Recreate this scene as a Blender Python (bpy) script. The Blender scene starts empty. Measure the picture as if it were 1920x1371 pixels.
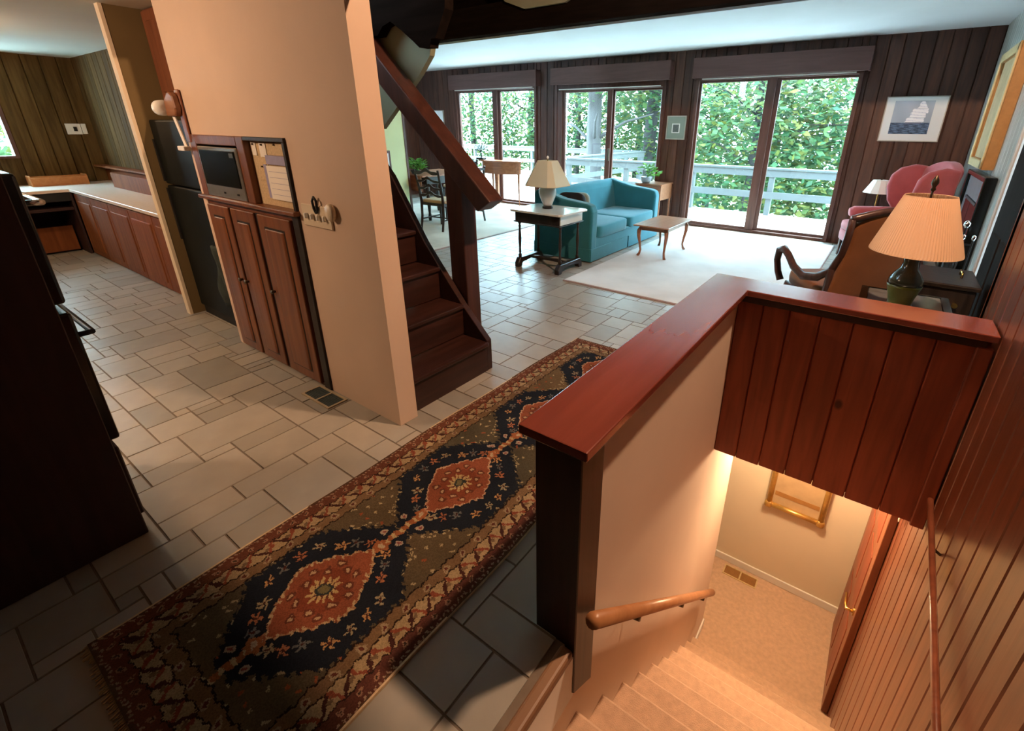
import bpy, math, random
import numpy as np
from mathutils import Matrix, Vector

random.seed(7)
S = 1.107            # all lengths below are in camera-height units (eye = 1.4); S turns them into metres
scene = bpy.context.scene
C = scene.collection

# ------------------------------------------------------------------ camera
cam_d = bpy.data.cameras.new('camera')
cam = bpy.data.objects.new('camera', cam_d)
C.objects.link(cam)
F_PX, CX, CY = 876.6, 1042.2, 593.1
YAW, PITCH, ROLL = -0.60049, 0.38222, -0.01160


def cam_axes():
    f = np.array([math.sin(YAW) * math.cos(PITCH), math.cos(YAW) * math.cos(PITCH), -math.sin(PITCH)])
    r = np.array([math.cos(YAW), -math.sin(YAW), 0.0])
    d = np.cross(f, r)
    c, s = math.cos(ROLL), math.sin(ROLL)
    return c * r + s * d, -s * r + c * d, f


AR, AD, AF = cam_axes()
EYE = np.array([0, 0, 1.4])
m = Matrix.Identity(4)
for i in range(3):
    m[i][0], m[i][1], m[i][2], m[i][3] = AR[i], -AD[i], -AF[i], EYE[i] * S
cam.matrix_world = m
cam_d.sensor_width = 36.0
cam_d.lens = F_PX / 1920 * 36.0
cam_d.shift_x = (960 - CX) / 1920
cam_d.shift_y = (CY - 685.5) / 1920
cam_d.clip_start = 0.03
cam_d.clip_end = 200
scene.camera = cam


def proj(P):
    q = np.array(P, float) - EYE
    z = q @ AF
    return F_PX * (q @ AR) / z + CX, F_PX * (q @ AD) / z + CY, z


# ------------------------------------------------------------------ world, sun, exposure
world = bpy.data.worlds.new('world')
scene.world = world
world.use_nodes = True
bg = world.node_tree.nodes['Background']
bg.inputs[0].default_value = (0.54, 0.80, 1.0, 1)
bg.inputs[1].default_value = 28.0
sun_d = bpy.data.lights.new('sun', 'SUN')
sun_d.energy = 12.0
sun_d.angle = math.radians(2)
sun_d.color = (1.0, 0.95, 0.85)
sun = bpy.data.objects.new('sun', sun_d)
C.objects.link(sun)
sun.rotation_euler = (math.radians(-24), math.radians(14), 0)   # high over the roof
sun.location = (0, 5, 12)
vs = scene.view_settings
vs.view_transform = 'Standard'
vs.look = 'None'
vs.gamma = 1
vs.use_curve_mapping = False
vs.exposure = 0.28


# ------------------------------------------------------------------ materials
MATS = {}


def new_mat(name):
    mt = bpy.data.materials.new(name)
    mt.use_nodes = True
    nt = mt.node_tree
    b = nt.nodes['Principled BSDF']
    MATS[name] = mt
    return mt, nt, b


def N(nt, typ, **kw):
    n = nt.nodes.new(typ)
    for k, v in kw.items():
        setattr(n, k, v)
    return n


def rand_node(nt):
    """one random number per object and per loose piece"""
    oi = N(nt, 'ShaderNodeObjectInfo')
    ge = N(nt, 'ShaderNodeNewGeometry')
    ad = N(nt, 'ShaderNodeMath', operation='ADD')
    nt.links.new(oi.outputs['Random'], ad.inputs[0])
    nt.links.new(ge.outputs['Random Per Island'], ad.inputs[1])
    fr = N(nt, 'ShaderNodeMath', operation='FRACT')
    nt.links.new(ad.outputs[0], fr.inputs[0])
    return fr.outputs[0]


def wood(name, c1, c2, rough=0.45, axis='Z', scale=1.0, vary=0.25, knots=False, spec=0.4, coat=0.0):
    mt, nt, b = new_mat(name)
    tc = N(nt, 'ShaderNodeTexCoord')
    rnd = rand_node(nt)
    sc = {'X': (1.2, 14, 14), 'Y': (14, 1.2, 14), 'Z': (14, 14, 1.2)}[axis]
    mp = N(nt, 'ShaderNodeMapping')
    mp.inputs['Scale'].default_value = tuple(v * scale for v in sc)
    cb = N(nt, 'ShaderNodeCombineXYZ')
    mu = N(nt, 'ShaderNodeMath', operation='MULTIPLY')
    mu.inputs[1].default_value = 31.0
    nt.links.new(rnd, mu.inputs[0])
    for i in range(3):
        nt.links.new(mu.outputs[0], cb.inputs[i])
    nt.links.new(tc.outputs['Object'], mp.inputs['Vector'])
    nt.links.new(cb.outputs[0], mp.inputs['Location'])
    nz = N(nt, 'ShaderNodeTexNoise')
    nz.inputs['Scale'].default_value = 1.6
    nz.inputs['Detail'].default_value = 5
    nz.inputs['Distortion'].default_value = 0.6
    nt.links.new(mp.outputs[0], nz.inputs['Vector'])
    cr = N(nt, 'ShaderNodeValToRGB')
    cr.color_ramp.elements[0].position = 0.32
    cr.color_ramp.elements[1].position = 0.70
    cr.color_ramp.elements[0].color = (*c1, 1)
    cr.color_ramp.elements[1].color = (*c2, 1)
    nt.links.new(nz.outputs['Fac'], cr.inputs[0])
    hs = N(nt, 'ShaderNodeHueSaturation')
    mr = N(nt, 'ShaderNodeMapRange')
    mr.inputs['To Min'].default_value = 1 - vary
    mr.inputs['To Max'].default_value = 1 + vary
    nt.links.new(rnd, mr.inputs['Value'])
    nt.links.new(mr.outputs[0], hs.inputs['Value'])
    nt.links.new(cr.outputs[0], hs.inputs['Color'])
    out = hs.outputs[0]
    if knots:
        vo = N(nt, 'ShaderNodeTexVoronoi')
        vo.inputs['Scale'].default_value = 2.6
        mp2 = N(nt, 'ShaderNodeMapping')
        mp2.inputs['Scale'].default_value = (1.5, 1.5, 1.0)
        nt.links.new(tc.outputs['Object'], mp2.inputs['Vector'])
        nt.links.new(cb.outputs[0], mp2.inputs['Location'])
        nt.links.new(mp2.outputs[0], vo.inputs['Vector'])
        c3 = N(nt, 'ShaderNodeValToRGB')
        c3.color_ramp.elements[0].position = 0.05
        c3.color_ramp.elements[0].color = (0.25, 0.2, 0.2, 1)
        c3.color_ramp.elements[1].position = 0.095
        c3.color_ramp.elements[1].color = (1, 1, 1, 1)
        nt.links.new(vo.outputs['Distance'], c3.inputs[0])
        mx = N(nt, 'ShaderNodeMix', data_type='RGBA', blend_type='MULTIPLY')
        mx.inputs[0].default_value = 1
        nt.links.new(out, mx.inputs[6])
        nt.links.new(c3.outputs[0], mx.inputs[7])
        out = mx.outputs[2]
    nt.links.new(out, b.inputs['Base Color'])
    b.inputs['Roughness'].default_value = rough
    b.inputs['Specular IOR Level'].default_value = spec
    b.inputs['Coat Weight'].default_value = coat
    b.inputs['Coat Roughness'].default_value = 0.2
    bp = N(nt, 'ShaderNodeBump')
    bp.inputs['Strength'].default_value = 0.12
    bp.inputs['Distance'].default_value = 0.01
    nt.links.new(nz.outputs['Fac'], bp.inputs['Height'])
    nt.links.new(bp.outputs[0], b.inputs['Normal'])
    return mt


def plain(name, col, rough=0.6, vary=0.06, nscale=8.0, metal=0.0, spec=0.4, bump=0.0, coat=0.0, sheen=0.0, bscale=120):
    mt, nt, b = new_mat(name)
    tc = N(nt, 'ShaderNodeTexCoord')
    nz = N(nt, 'ShaderNodeTexNoise')
    nz.inputs['Scale'].default_value = nscale
    nz.inputs['Detail'].default_value = 4
    nt.links.new(tc.outputs['Object'], nz.inputs['Vector'])
    cr = N(nt, 'ShaderNodeValToRGB')
    cr.color_ramp.elements[0].position = 0.3
    cr.color_ramp.elements[1].position = 0.7
    cr.color_ramp.elements[0].color = (*[max(0, c * (1 - vary)) for c in col], 1)
    cr.color_ramp.elements[1].color = (*[min(1, c * (1 + vary)) for c in col], 1)
    nt.links.new(nz.outputs['Fac'], cr.inputs[0])
    nt.links.new(cr.outputs[0], b.inputs['Base Color'])
    b.inputs['Roughness'].default_value = rough
    b.inputs['Metallic'].default_value = metal
    b.inputs['Specular IOR Level'].default_value = spec
    b.inputs['Coat Weight'].default_value = coat
    b.inputs['Sheen Weight'].default_value = sheen
    if bump > 0:
        n2 = N(nt, 'ShaderNodeTexNoise')
        n2.inputs['Scale'].default_value = bscale
        n2.inputs['Detail'].default_value = 3
        nt.links.new(tc.outputs['Object'], n2.inputs['Vector'])
        bp = N(nt, 'ShaderNodeBump')
        bp.inputs['Strength'].default_value = bump
        bp.inputs['Distance'].default_value = 0.01
        nt.links.new(n2.outputs['Fac'], bp.inputs['Height'])
        nt.links.new(bp.outputs[0], b.inputs['Normal'])
    return mt


def vcol(name, rough=0.9, spec=0.1, bump=0.0):
    mt, nt, b = new_mat(name)
    at = N(nt, 'ShaderNodeAttribute')
    at.attribute_name = 'pattern'
    nt.links.new(at.outputs['Color'], b.inputs['Base Color'])
    b.inputs['Roughness'].default_value = rough
    b.inputs['Specular IOR Level'].default_value = spec
    if bump:
        tc = N(nt, 'ShaderNodeTexCoord')
        n2 = N(nt, 'ShaderNodeTexNoise')
        n2.inputs['Scale'].default_value = 160
        nt.links.new(tc.outputs['Object'], n2.inputs['Vector'])
        bp = N(nt, 'ShaderNodeBump')
        bp.inputs['Strength'].default_value = bump
        nt.links.new(n2.outputs['Fac'], bp.inputs['Height'])
        nt.links.new(bp.outputs[0], b.inputs['Normal'])
    return mt


def island(name, cols, rough=0.5, spec=0.3, bump=0.15, transl=0.0, nscale=9, objpos=True):
    """one colour picked per piece, with cloudy variation"""
    mt, nt, b = new_mat(name)
    r = rand_node(nt)
    cr = N(nt, 'ShaderNodeValToRGB')
    els = cr.color_ramp.elements
    while len(els) < len(cols):
        els.new(0.5)
    for i, c in enumerate(cols):
        els[i].position = i / (len(cols) - 1)
        els[i].color = (*c, 1)
    nt.links.new(r, cr.inputs[0])
    tc = N(nt, 'ShaderNodeTexCoord')
    nz = N(nt, 'ShaderNodeTexNoise')
    nz.inputs['Scale'].default_value = nscale
    nz.inputs['Detail'].default_value = 6
    nt.links.new(tc.outputs['Object'], nz.inputs['Vector'])
    mr = N(nt, 'ShaderNodeMapRange')
    mr.inputs['To Min'].default_value = 0.80
    mr.inputs['To Max'].default_value = 1.18
    nt.links.new(nz.outputs['Fac'], mr.inputs['Value'])
    hs = N(nt, 'ShaderNodeHueSaturation')
    nt.links.new(mr.outputs[0], hs.inputs['Value'])
    nt.links.new(cr.outputs[0], hs.inputs['Color'])
    nt.links.new(hs.outputs[0], b.inputs['Base Color'])
    b.inputs['Roughness'].default_value = rough
    b.inputs['Specular IOR Level'].default_value = spec
    if bump:
        bp = N(nt, 'ShaderNodeBump')
        bp.inputs['Strength'].default_value = bump
        bp.inputs['Distance'].default_value = 0.01
        nt.links.new(nz.outputs['Fac'], bp.inputs['Height'])
        nt.links.new(bp.outputs[0], b.inputs['Normal'])
    if transl:
        tr = N(nt, 'ShaderNodeBsdfTranslucent')
        nt.links.new(hs.outputs[0], tr.inputs['Color'])
        ms = N(nt, 'ShaderNodeMixShader')
        ms.inputs[0].default_value = transl
        nt.links.new(b.outputs[0], ms.inputs[1])
        nt.links.new(tr.outputs[0], ms.inputs[2])
        nt.links.new(ms.outputs[0], nt.nodes['Material Output'].inputs[0])
    return mt


def emit(name, col, st):
    mt, nt, b = new_mat(name)
    b.inputs['Base Color'].default_value = (*col, 1)
    b.inputs['Emission Color'].default_value = (*col, 1)
    b.inputs['Emission Strength'].default_value = st
    return mt


def glass_thin(name):
    mt, nt, b = new_mat(name)
    nt.nodes.remove(b)
    tr = N(nt, 'ShaderNodeBsdfTransparent')
    tr.inputs[0].default_value = (0.95, 1.0, 0.98, 1)
    gl = N(nt, 'ShaderNodeBsdfGlossy')
    gl.inputs['Roughness'].default_value = 0.02
    lw = N(nt, 'ShaderNodeLayerWeight')
    p5 = N(nt, 'ShaderNodeMath', operation='POWER')
    p5.inputs[1].default_value = 5.0
    nt.links.new(lw.outputs['Facing'], p5.inputs[0])
    fr = N(nt, 'ShaderNodeMath', operation='MULTIPLY_ADD')
    fr.inputs[1].default_value = 0.7
    fr.inputs[2].default_value = 0.03
    nt.links.new(p5.outputs[0], fr.inputs[0])
    ms = N(nt, 'ShaderNodeMixShader')
    nt.links.new(fr.outputs[0], ms.inputs[0])
    nt.links.new(tr.outputs[0], ms.inputs[1])
    nt.links.new(gl.outputs[0], ms.inputs[2])
    nt.links.new(ms.outputs[0], nt.nodes['Material Output'].inputs[0])
    return mt


M = MATS
wood('panel', (0.050, 0.021, 0.014), (0.105, 0.043, 0.027), 0.50, vary=0.30, spec=0.35)
wood('panel_stair', (0.165, 0.048, 0.023), (0.275, 0.086, 0.041), 0.34, vary=0.14, knots=False, spec=0.6, coat=0.5)
wood('header_board', (0.190, 0.040, 0.019), (0.310, 0.072, 0.032), 0.42, vary=0.16, knots=True, spec=0.35)
wood('panel_kitchen', (0.066, 0.036, 0.012), (0.135, 0.080, 0.027), 0.85, vary=0.25, spec=0.1)
wood('cap_wood', (0.150, 0.034, 0.022), (0.200, 0.048, 0.031), 0.22, axis='Y', scale=0.7, vary=0.05, spec=0.5, coat=0.5)
wood('post_wood', (0.014, 0.006, 0.005), (0.034, 0.012, 0.009), 0.4, vary=0.1)
wood('stair_wood', (0.024, 0.0085, 0.006), (0.046, 0.016, 0.011), 0.35, axis='Y', vary=0.12, spec=0.45)
wood('newel_wood', (0.038, 0.014, 0.010), (0.072, 0.026, 0.018), 0.35, vary=0.08)
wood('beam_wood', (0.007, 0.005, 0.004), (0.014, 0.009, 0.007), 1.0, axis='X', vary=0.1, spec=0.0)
wood('pantry_wood', (0.125, 0.040, 0.015), (0.205, 0.072, 0.027), 0.38, vary=0.10, spec=0.45)
wood('pantry_dark', (0.012, 0.008, 0.006), (0.028, 0.018, 0.013), 0.5, vary=0.1)
wood('cabinet_wood', (0.165, 0.048, 0.014), (0.245, 0.080, 0.022), 0.7, vary=0.10, spec=0.2)
wood('oven_side', (0.030, 0.013, 0.012), (0.048, 0.020, 0.019), 0.5, vary=0.05)
wood('orange_wood', (0.42, 0.15, 0.04), (0.52, 0.21, 0.06), 0.5, axis='X', vary=0.06)
wood('nosing_wood', (0.20, 0.10, 0.05), (0.30, 0.17, 0.09), 0.5, axis='Y', vary=0.06)
wood('rail_wood', (0.36, 0.155, 0.062), (0.46, 0.215, 0.092), 0.35, axis='Y', scale=0.6, vary=0.05)
wood('window_wood', (0.075, 0.032, 0.024), (0.125, 0.055, 0.040), 0.45, vary=0.08)
wood('valance_wood', (0.095, 0.042, 0.034), (0.125, 0.058, 0.048), 0.6, axis='X', vary=0.06)
wood('table_wood', (0.28, 0.105, 0.042), (0.42, 0.185, 0.085), 0.28, axis='Y', vary=0.05, spec=0.5)
wood('cherry', (0.22, 0.085, 0.040), (0.34, 0.145, 0.070), 0.3, axis='X', vary=0.05, spec=0.5)
wood('dark_chair', (0.013, 0.010, 0.009), (0.030, 0.022, 0.018), 0.35, vary=0.05)
wood('victorian_wood', (0.040, 0.018, 0.014), (0.085, 0.042, 0.034), 0.3, vary=0.05, spec=0.5)
wood('door_wood', (0.190, 0.062, 0.028), (0.280, 0.100, 0.048), 0.4, vary=0.05)
wood('dark_door', (0.010, 0.007, 0.006), (0.018, 0.012, 0.010), 0.85, vary=0.05, spec=0.08)
wood('panel_living', (0.36, 0.37, 0.35), (0.48, 0.49, 0.47), 0.35, vary=0.10, spec=0.6)
wood('deck_wood', (0.46, 0.46, 0.45), (0.56, 0.56, 0.55), 0.7, axis='X', vary=0.08)
wood('bark', (0.026, 0.022, 0.022), (0.050, 0.045, 0.045), 0.9, scale=0.6, vary=0.12)
plain('plaster', (0.64, 0.47, 0.35), 0.75, 0.04, 2.5, bump=0.03, bscale=60)
plain('plaster_stair', (0.70, 0.58, 0.47), 0.75, 0.03, 2.0, bump=0.03, bscale=60)
plain('plaster_edge', (0.80, 0.66, 0.47), 0.7, 0.03, 2.0)
plain('olive_panel', (0.17, 0.115, 0.045), 0.8, 0.08, 3)
plain('plaster_grey', (0.30, 0.30, 0.22), 0.8, 0.10, 2.2)
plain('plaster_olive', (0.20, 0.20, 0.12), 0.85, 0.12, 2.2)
plain('plaster_lime', (0.66, 0.72, 0.40), 0.8, 0.05, 2.2)
plain('basement_wall', (0.80, 0.70, 0.52), 0.75, 0.03, 2.0)
plain('ceiling_white', (0.66, 0.69, 0.72), 0.75, 0.03, 2.0, spec=0.3)
plain('ceiling_kitchen', (0.68, 0.66, 0.55), 0.8, 0.03, 2.0)
plain('white_paint', (0.82, 0.80, 0.74), 0.5, 0.03)
plain('grout', (0.16, 0.125, 0.095), 0.9, 0.15, 20)
island('tile', [(0.245, 0.225, 0.190), (0.325, 0.295, 0.248), (0.36, 0.325, 0.272), (0.280, 0.268, 0.240), (0.345, 0.305, 0.250), (0.305, 0.290, 0.256)], 0.34, 0.5, 0.06, nscale=7)
plain('carpet', (0.60, 0.41, 0.28), 0.95, 0.10, 30, spec=0.05, bump=0.5, bscale=260, sheen=0.2)
plain('rug_cream', (0.66, 0.65, 0.63), 0.95, 0.10, 2.2, spec=0.05, bump=0.25, bscale=200)
plain('rug_edge', (0.40, 0.30, 0.28), 0.95, 0.12, 8, spec=0.05)
plain('rug_dining', (0.60, 0.55, 0.47), 0.95, 0.14, 2.4, spec=0.05, bump=0.25, bscale=200)
plain('teal', (0.022, 0.175, 0.225), 0.85, 0.07, 6, spec=0.2, bump=0.12, bscale=300, sheen=0.25)
plain('pink', (0.40, 0.098, 0.110), 0.9, 0.08, 8, spec=0.15, bump=0.1, bscale=250, sheen=0.3)
plain('rust', (0.165, 0.058, 0.015), 0.9, 0.16, 5, spec=0.12, bump=0.1, bscale=250, sheen=0.3)
plain('black_cloth', (0.012, 0.013, 0.014), 0.9, 0.2, 10)
plain('towel_black', (0.028, 0.040, 0.036), 0.85, 0.35, 9)
plain('black_gloss', (0.006, 0.008, 0.008), 0.18, 0.2, 10, spec=0.5)
plain('fridge_black', (0.007, 0.009, 0.008), 0.5, 0.2, 10, spec=0.10)
plain('black_matte', (0.010, 0.010, 0.010), 0.6, 0.2, 10)
plain('iron', (0.020, 0.020, 0.020), 0.45, 0.2, 20, metal=0.6)
plain('slate', (0.16, 0.16, 0.17), 0.35, 0.15, 8)
plain('stainless', (0.62, 0.60, 0.55), 0.30, 0.05, 30, metal=0.9)
plain('chrome', (0.8, 0.8, 0.78), 0.16, 0.02, 10, metal=1.0)
plain('brass', (0.72, 0.48, 0.16), 0.25, 0.06, 10, metal=1.0)
plain('bronze', (0.10, 0.075, 0.05), 0.35, 0.15, 10, metal=0.9)
plain('gold', (0.66, 0.43, 0.13), 0.32, 0.12, 30, metal=0.75)
plain('gold_paint', (0.62, 0.47, 0.24), 0.5, 0.12, 25, metal=0.2)
plain('gold_side', (0.36, 0.18, 0.055), 0.5, 0.10, 25)
plain('canvas_tan', (0.50, 0.36, 0.20), 0.8, 0.10, 9)
plain('counter', (0.80, 0.67, 0.57), 0.35, 0.05, 40, spec=0.5)
plain('cream_shade', (0.62, 0.60, 0.44), 0.8, 0.03, 4)
plain('white_shade', (0.82, 0.84, 0.80), 0.8, 0.02, 4)
plain('ceramic_grey', (0.50, 0.52, 0.50), 0.22, 0.05, 12, spec=0.5, coat=0.3)
plain('ceramic_green', (0.060, 0.068, 0.040), 0.22, 0.25, 5, spec=0.5, coat=0.4)
plain('ceramic_olive', (0.165, 0.160, 0.020), 0.3, 0.2, 6, spec=0.5, coat=0.2)
plain('table_white', (0.62, 0.64, 0.58), 0.15, 0.04, 3, spec=0.5, coat=0.3)
plain('table_grey', (0.13, 0.14, 0.15), 0.15, 0.05, 5, spec=0.5)
plain('cork', (0.56, 0.41, 0.24), 0.9, 0.15, 90, bump=0.2, bscale=200)
plain('paper', (0.80, 0.74, 0.66), 0.8, 0.02, 5)
plain('paper_blue', (0.30, 0.28, 0.42), 0.8, 0.10, 20)
plain('vent_metal', (0.45, 0.36, 0.24), 0.45, 0.05, 10, metal=0.3)
plain('vent_dark', (0.035, 0.045, 0.045), 0.6, 0.1, 20)
plain('plate_ivory', (0.72, 0.60, 0.44), 0.4, 0.02, 5)
plain('mat_white', (0.80, 0.82, 0.82), 0.8, 0.02, 3)
plain('mat_sage', (0.24, 0.30, 0.26), 0.8, 0.04, 3)
plain('frame_silver', (0.45, 0.43, 0.38), 0.4, 0.05, 10, metal=0.3)
plain('print_grey', (0.10, 0.12, 0.12), 0.7, 0.4, 40)
plain('rail_paint', (0.075, 0.080, 0.080), 0.6, 0.05, 5)
plain('ground', (0.10, 0.14, 0.05), 0.95, 0.4, 1.5)
plain('pot_grey', (0.30, 0.34, 0.36), 0.35, 0.06, 10)
plain('soil', (0.03, 0.02, 0.015), 0.95, 0.3, 40)
island('leaves', [(0.028, 0.076, 0.034), (0.044, 0.104, 0.042), (0.062, 0.122, 0.046), (0.085, 0.130, 0.040), (0.150, 0.140, 0.030), (0.040, 0.100, 0.060)], 0.6, 0.25, 0, 0.45, 3)
island('plant_leaf', [(0.05, 0.20, 0.02), (0.12, 0.36, 0.04), (0.22, 0.46, 0.08)], 0.45, 0.4, 0, 0.3, 5)
island('bonsai_leaf', [(0.03, 0.06, 0.04), (0.06, 0.11, 0.06)], 0.5, 0.3, 0, 0.2, 5)
vcol('runner_weave', 0.95, 0.05, 0.25)
vcol('printed', 0.6, 0.2)
glass_thin('window_glass')
emit('lamp_glow', (1.0, 0.72, 0.42), 6.0)


def lampshade(name, col, st):
    mt, nt, b = new_mat(name)
    tr = N(nt, 'ShaderNodeBsdfTranslucent')
    tr.inputs[0].default_value = (*col, 1)
    b.inputs['Base Color'].default_value = (*col, 1)
    b.inputs['Roughness'].default_value = 0.8
    ms = N(nt, 'ShaderNodeMixShader')
    ms.inputs[0].default_value = st
    nt.links.new(b.outputs[0], ms.inputs[1])
    nt.links.new(tr.outputs[0], ms.inputs[2])
    nt.links.new(ms.outputs[0], nt.nodes['Material Output'].inputs[0])


lampshade('peach_shade', (0.86, 0.60, 0.39), 0.30)


# ------------------------------------------------------------------ mesh building
class MB:
    def __init__(self):
        self.v = []
        self.f = []

    def add(self, v, f):
        n = len(self.v)
        self.v += [tuple(p) for p in v]
        self.f += [tuple(i + n for i in q) for q in f]
        return self

    def box(self, x0, x1, y0, y1, z0, z1):
        v = [(x0, y0, z0), (x1, y0, z0), (x1, y1, z0), (x0, y1, z0), (x0, y0, z1), (x1, y0, z1), (x1, y1, z1), (x0, y1, z1)]
        return self.add(v, [(0, 3, 2, 1), (4, 5, 6, 7), (0, 1, 5, 4), (1, 2, 6, 5), (2, 3, 7, 6), (3, 0, 4, 7)])

    def prism(self, poly, axis, a0, a1):
        """poly: 2-D outline in the two other axes (in x,y,z order), pushed along axis"""
        def P(p, a):
            return {'x': (a, p[0], p[1]), 'y': (p[0], a, p[1]), 'z': (p[0], p[1], a)}[axis]
        n = len(poly)
        v = [P(p, a0) for p in poly] + [P(p, a1) for p in poly]
        f = [tuple(range(n - 1, -1, -1)), tuple(range(n, 2 * n))] + [(i, (i + 1) % n, n + (i + 1) % n, n + i) for i in range(n)]
        return self.add(v, f)

    def tube(self, pts, r, n=8, ry=None, caps=True):
        pts = [Vector(p) for p in pts]
        rs = r if isinstance(r, (list, tuple)) else [r] * len(pts)
        v, f = [], []
        up = None
        for i, p in enumerate(pts):
            t = (pts[min(i + 1, len(pts) - 1)] - pts[max(i - 1, 0)]).normalized()
            if up is None:
                up = Vector((0, 0, 1)) if abs(t.z) < 0.9 else Vector((1, 0, 0))
            a = t.cross(up).normalized()
            bq = a.cross(t).normalized()
            up = bq
            for k in range(n):
                an = 2 * math.pi * (k + 0.5) / n
                v.append(tuple(p + a * (math.cos(an) * rs[i]) + bq * (math.sin(an) * rs[i] * (ry or 1))))
        for i in range(len(pts) - 1):
            for k in range(n):
                f.append((i * n + k, i * n + (k + 1) % n, (i + 1) * n + (k + 1) % n, (i + 1) * n + k))
        if caps:
            f.append(tuple(range(n - 1, -1, -1)))
            f.append(tuple((len(pts) - 1) * n + k for k in range(n)))
        return self.add(v, f)

    def lathe(self, prof, c=(0, 0, 0), n=24, sx=1, sy=1, rot=0.0):
        v, f = [], []
        for r, z in prof:
            for k in range(n):
                a = 2 * math.pi * k / n + rot
                v.append((c[0] + r * math.cos(a) * sx, c[1] + r * math.sin(a) * sy, c[2] + z))
        for i in range(len(prof) - 1):
            for k in range(n):
                f.append((i * n + k, i * n + (k + 1) % n, (i + 1) * n + (k + 1) % n, (i + 1) * n + k))
        if prof[0][0] > 1e-5:
            f.append(tuple(range(n - 1, -1, -1)))
        if prof[-1][0] > 1e-5:
            f.append(tuple((len(prof) - 1) * n + k for k in range(n)))
        return self.add(v, f)

    def pillow(self, c, h, e=0.35, nu=20, nv=12):
        """rounded cushion block: centre c, half sizes h"""
        def sp(a, p):
            return math.copysign(abs(a) ** p, a)
        v, f = [], []
        for j in range(nv + 1):
            ph = -math.pi / 2 + math.pi * j / nv
            for i in range(nu):
                th = 2 * math.pi * i / nu
                v.append((c[0] + h[0] * sp(math.cos(ph), e) * sp(math.cos(th), e),
                          c[1] + h[1] * sp(math.cos(ph), e) * sp(math.sin(th), e),
                          c[2] + h[2] * sp(math.sin(ph), e)))
        for j in range(nv):
            for i in range(nu):
                f.append((j * nu + i, j * nu + (i + 1) % nu, (j + 1) * nu + (i + 1) % nu, (j + 1) * nu + i))
        return self.add(v, f)

    def build(self, name, mat, parent=None, smooth=False, bevel=0.0, seg=1):
        return mesh_obj(name, self.v, self.f, mat, parent, smooth, bevel, seg)


def mesh_obj(name, v, f, mat, parent=None, smooth=False, bevel=0.0, seg=1):
    me = bpy.data.meshes.new(name)
    me.from_pydata([(a * S, b_ * S, c * S) for a, b_, c in v], [], f)
    me.update()
    if smooth:
        me.polygons.foreach_set('use_smooth', [True] * len(me.polygons))
    o = bpy.data.objects.new(name, me)
    C.objects.link(o)
    if isinstance(mat, str):
        mat = MATS[mat]
    me.materials.append(mat)
    if parent is not None:
        o.parent = parent
    if bevel:
        bv = o.modifiers.new('edges', 'BEVEL')
        bv.width = bevel * S
        bv.segments = seg
        bv.limit_method = 'ANGLE'
    return o


def tag(o, label=None, cat=None, group=None, kind=None):
    if label:
        o['label'] = label
    if cat:
        o['category'] = cat
    if group:
        o['group'] = group
    if kind:
        o['kind'] = kind
    return o


def thing(name, label, cat, loc=(0, 0, 0), rz=0.0, group=None):
    o = bpy.data.objects.new(name, None)
    C.objects.link(o)
    o.location = tuple(c * S for c in loc)
    o.rotation_euler = (0, 0, rz)
    o.empty_display_size = 0.1
    return tag(o, label, cat, group)


def struct(o, label=None):
    o['kind'] = 'structure'
    if label:
        o['label'] = label
    return o


def bx(name, mat, x0, x1, y0, y1, z0, z1, parent=None, bevel=0.0, seg=1):
    return MB().box(x0, x1, y0, y1, z0, z1).build(name, mat, parent, False, bevel, seg)


def copy_tree(o, parent=None):
    c = o.copy()
    C.objects.link(c)
    c.parent = parent
    for ch in list(o.children):
        copy_tree(ch, c)
    return c


def light(name, kind, loc, energy, col, size=0.1, parent=None):
    d = bpy.data.lights.new(name, kind)
    d.energy = energy
    d.color = col
    if kind == 'AREA':
        d.size = size
    else:
        d.shadow_soft_size = size
    o = bpy.data.objects.new(name, d)
    C.objects.link(o)
    o.location = tuple(c * S for c in loc)
    if parent:
        o.parent = parent
    return o


# ================================================================== SETTING
YW = 7.31           # window wall
XR, XR2 = 0.46, 0.66   # stairwell wall, living-room right wall
ZL = -2.385         # lower floor
CEIL, KCEIL = 2.45, 2.10

# ---- floor with slate tiles
fl = MB()
fl.box(-8.3, -0.484, -1.3, 2.30, -0.22, -0.004)
fl.box(-8.7, XR2 + 0.1, 2.30, YW + 0.1, -0.22, -0.004)
floor = struct(fl.build('floor', 'grout'), 'slate tile floor laid in a random rectangular pattern')

G = 0.0640
HID = [(-1.60, -0.83, -0.01, 2.59), (-2.43, -0.42, 3.71, 7.04), (-7.5, -4.40, 3.72, 6.85), (-9, -1.76, 1.20, 2.02), (-9, -3.9, 1.30, 3.0),
       (-9, -1.97, -2, 0.22), (-0.62, 0.7, 2.2, 2.45), (-9, -6.05, 2.0, 4.8), (-3.3, -2.55, 4.4, 6.3)]


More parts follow.
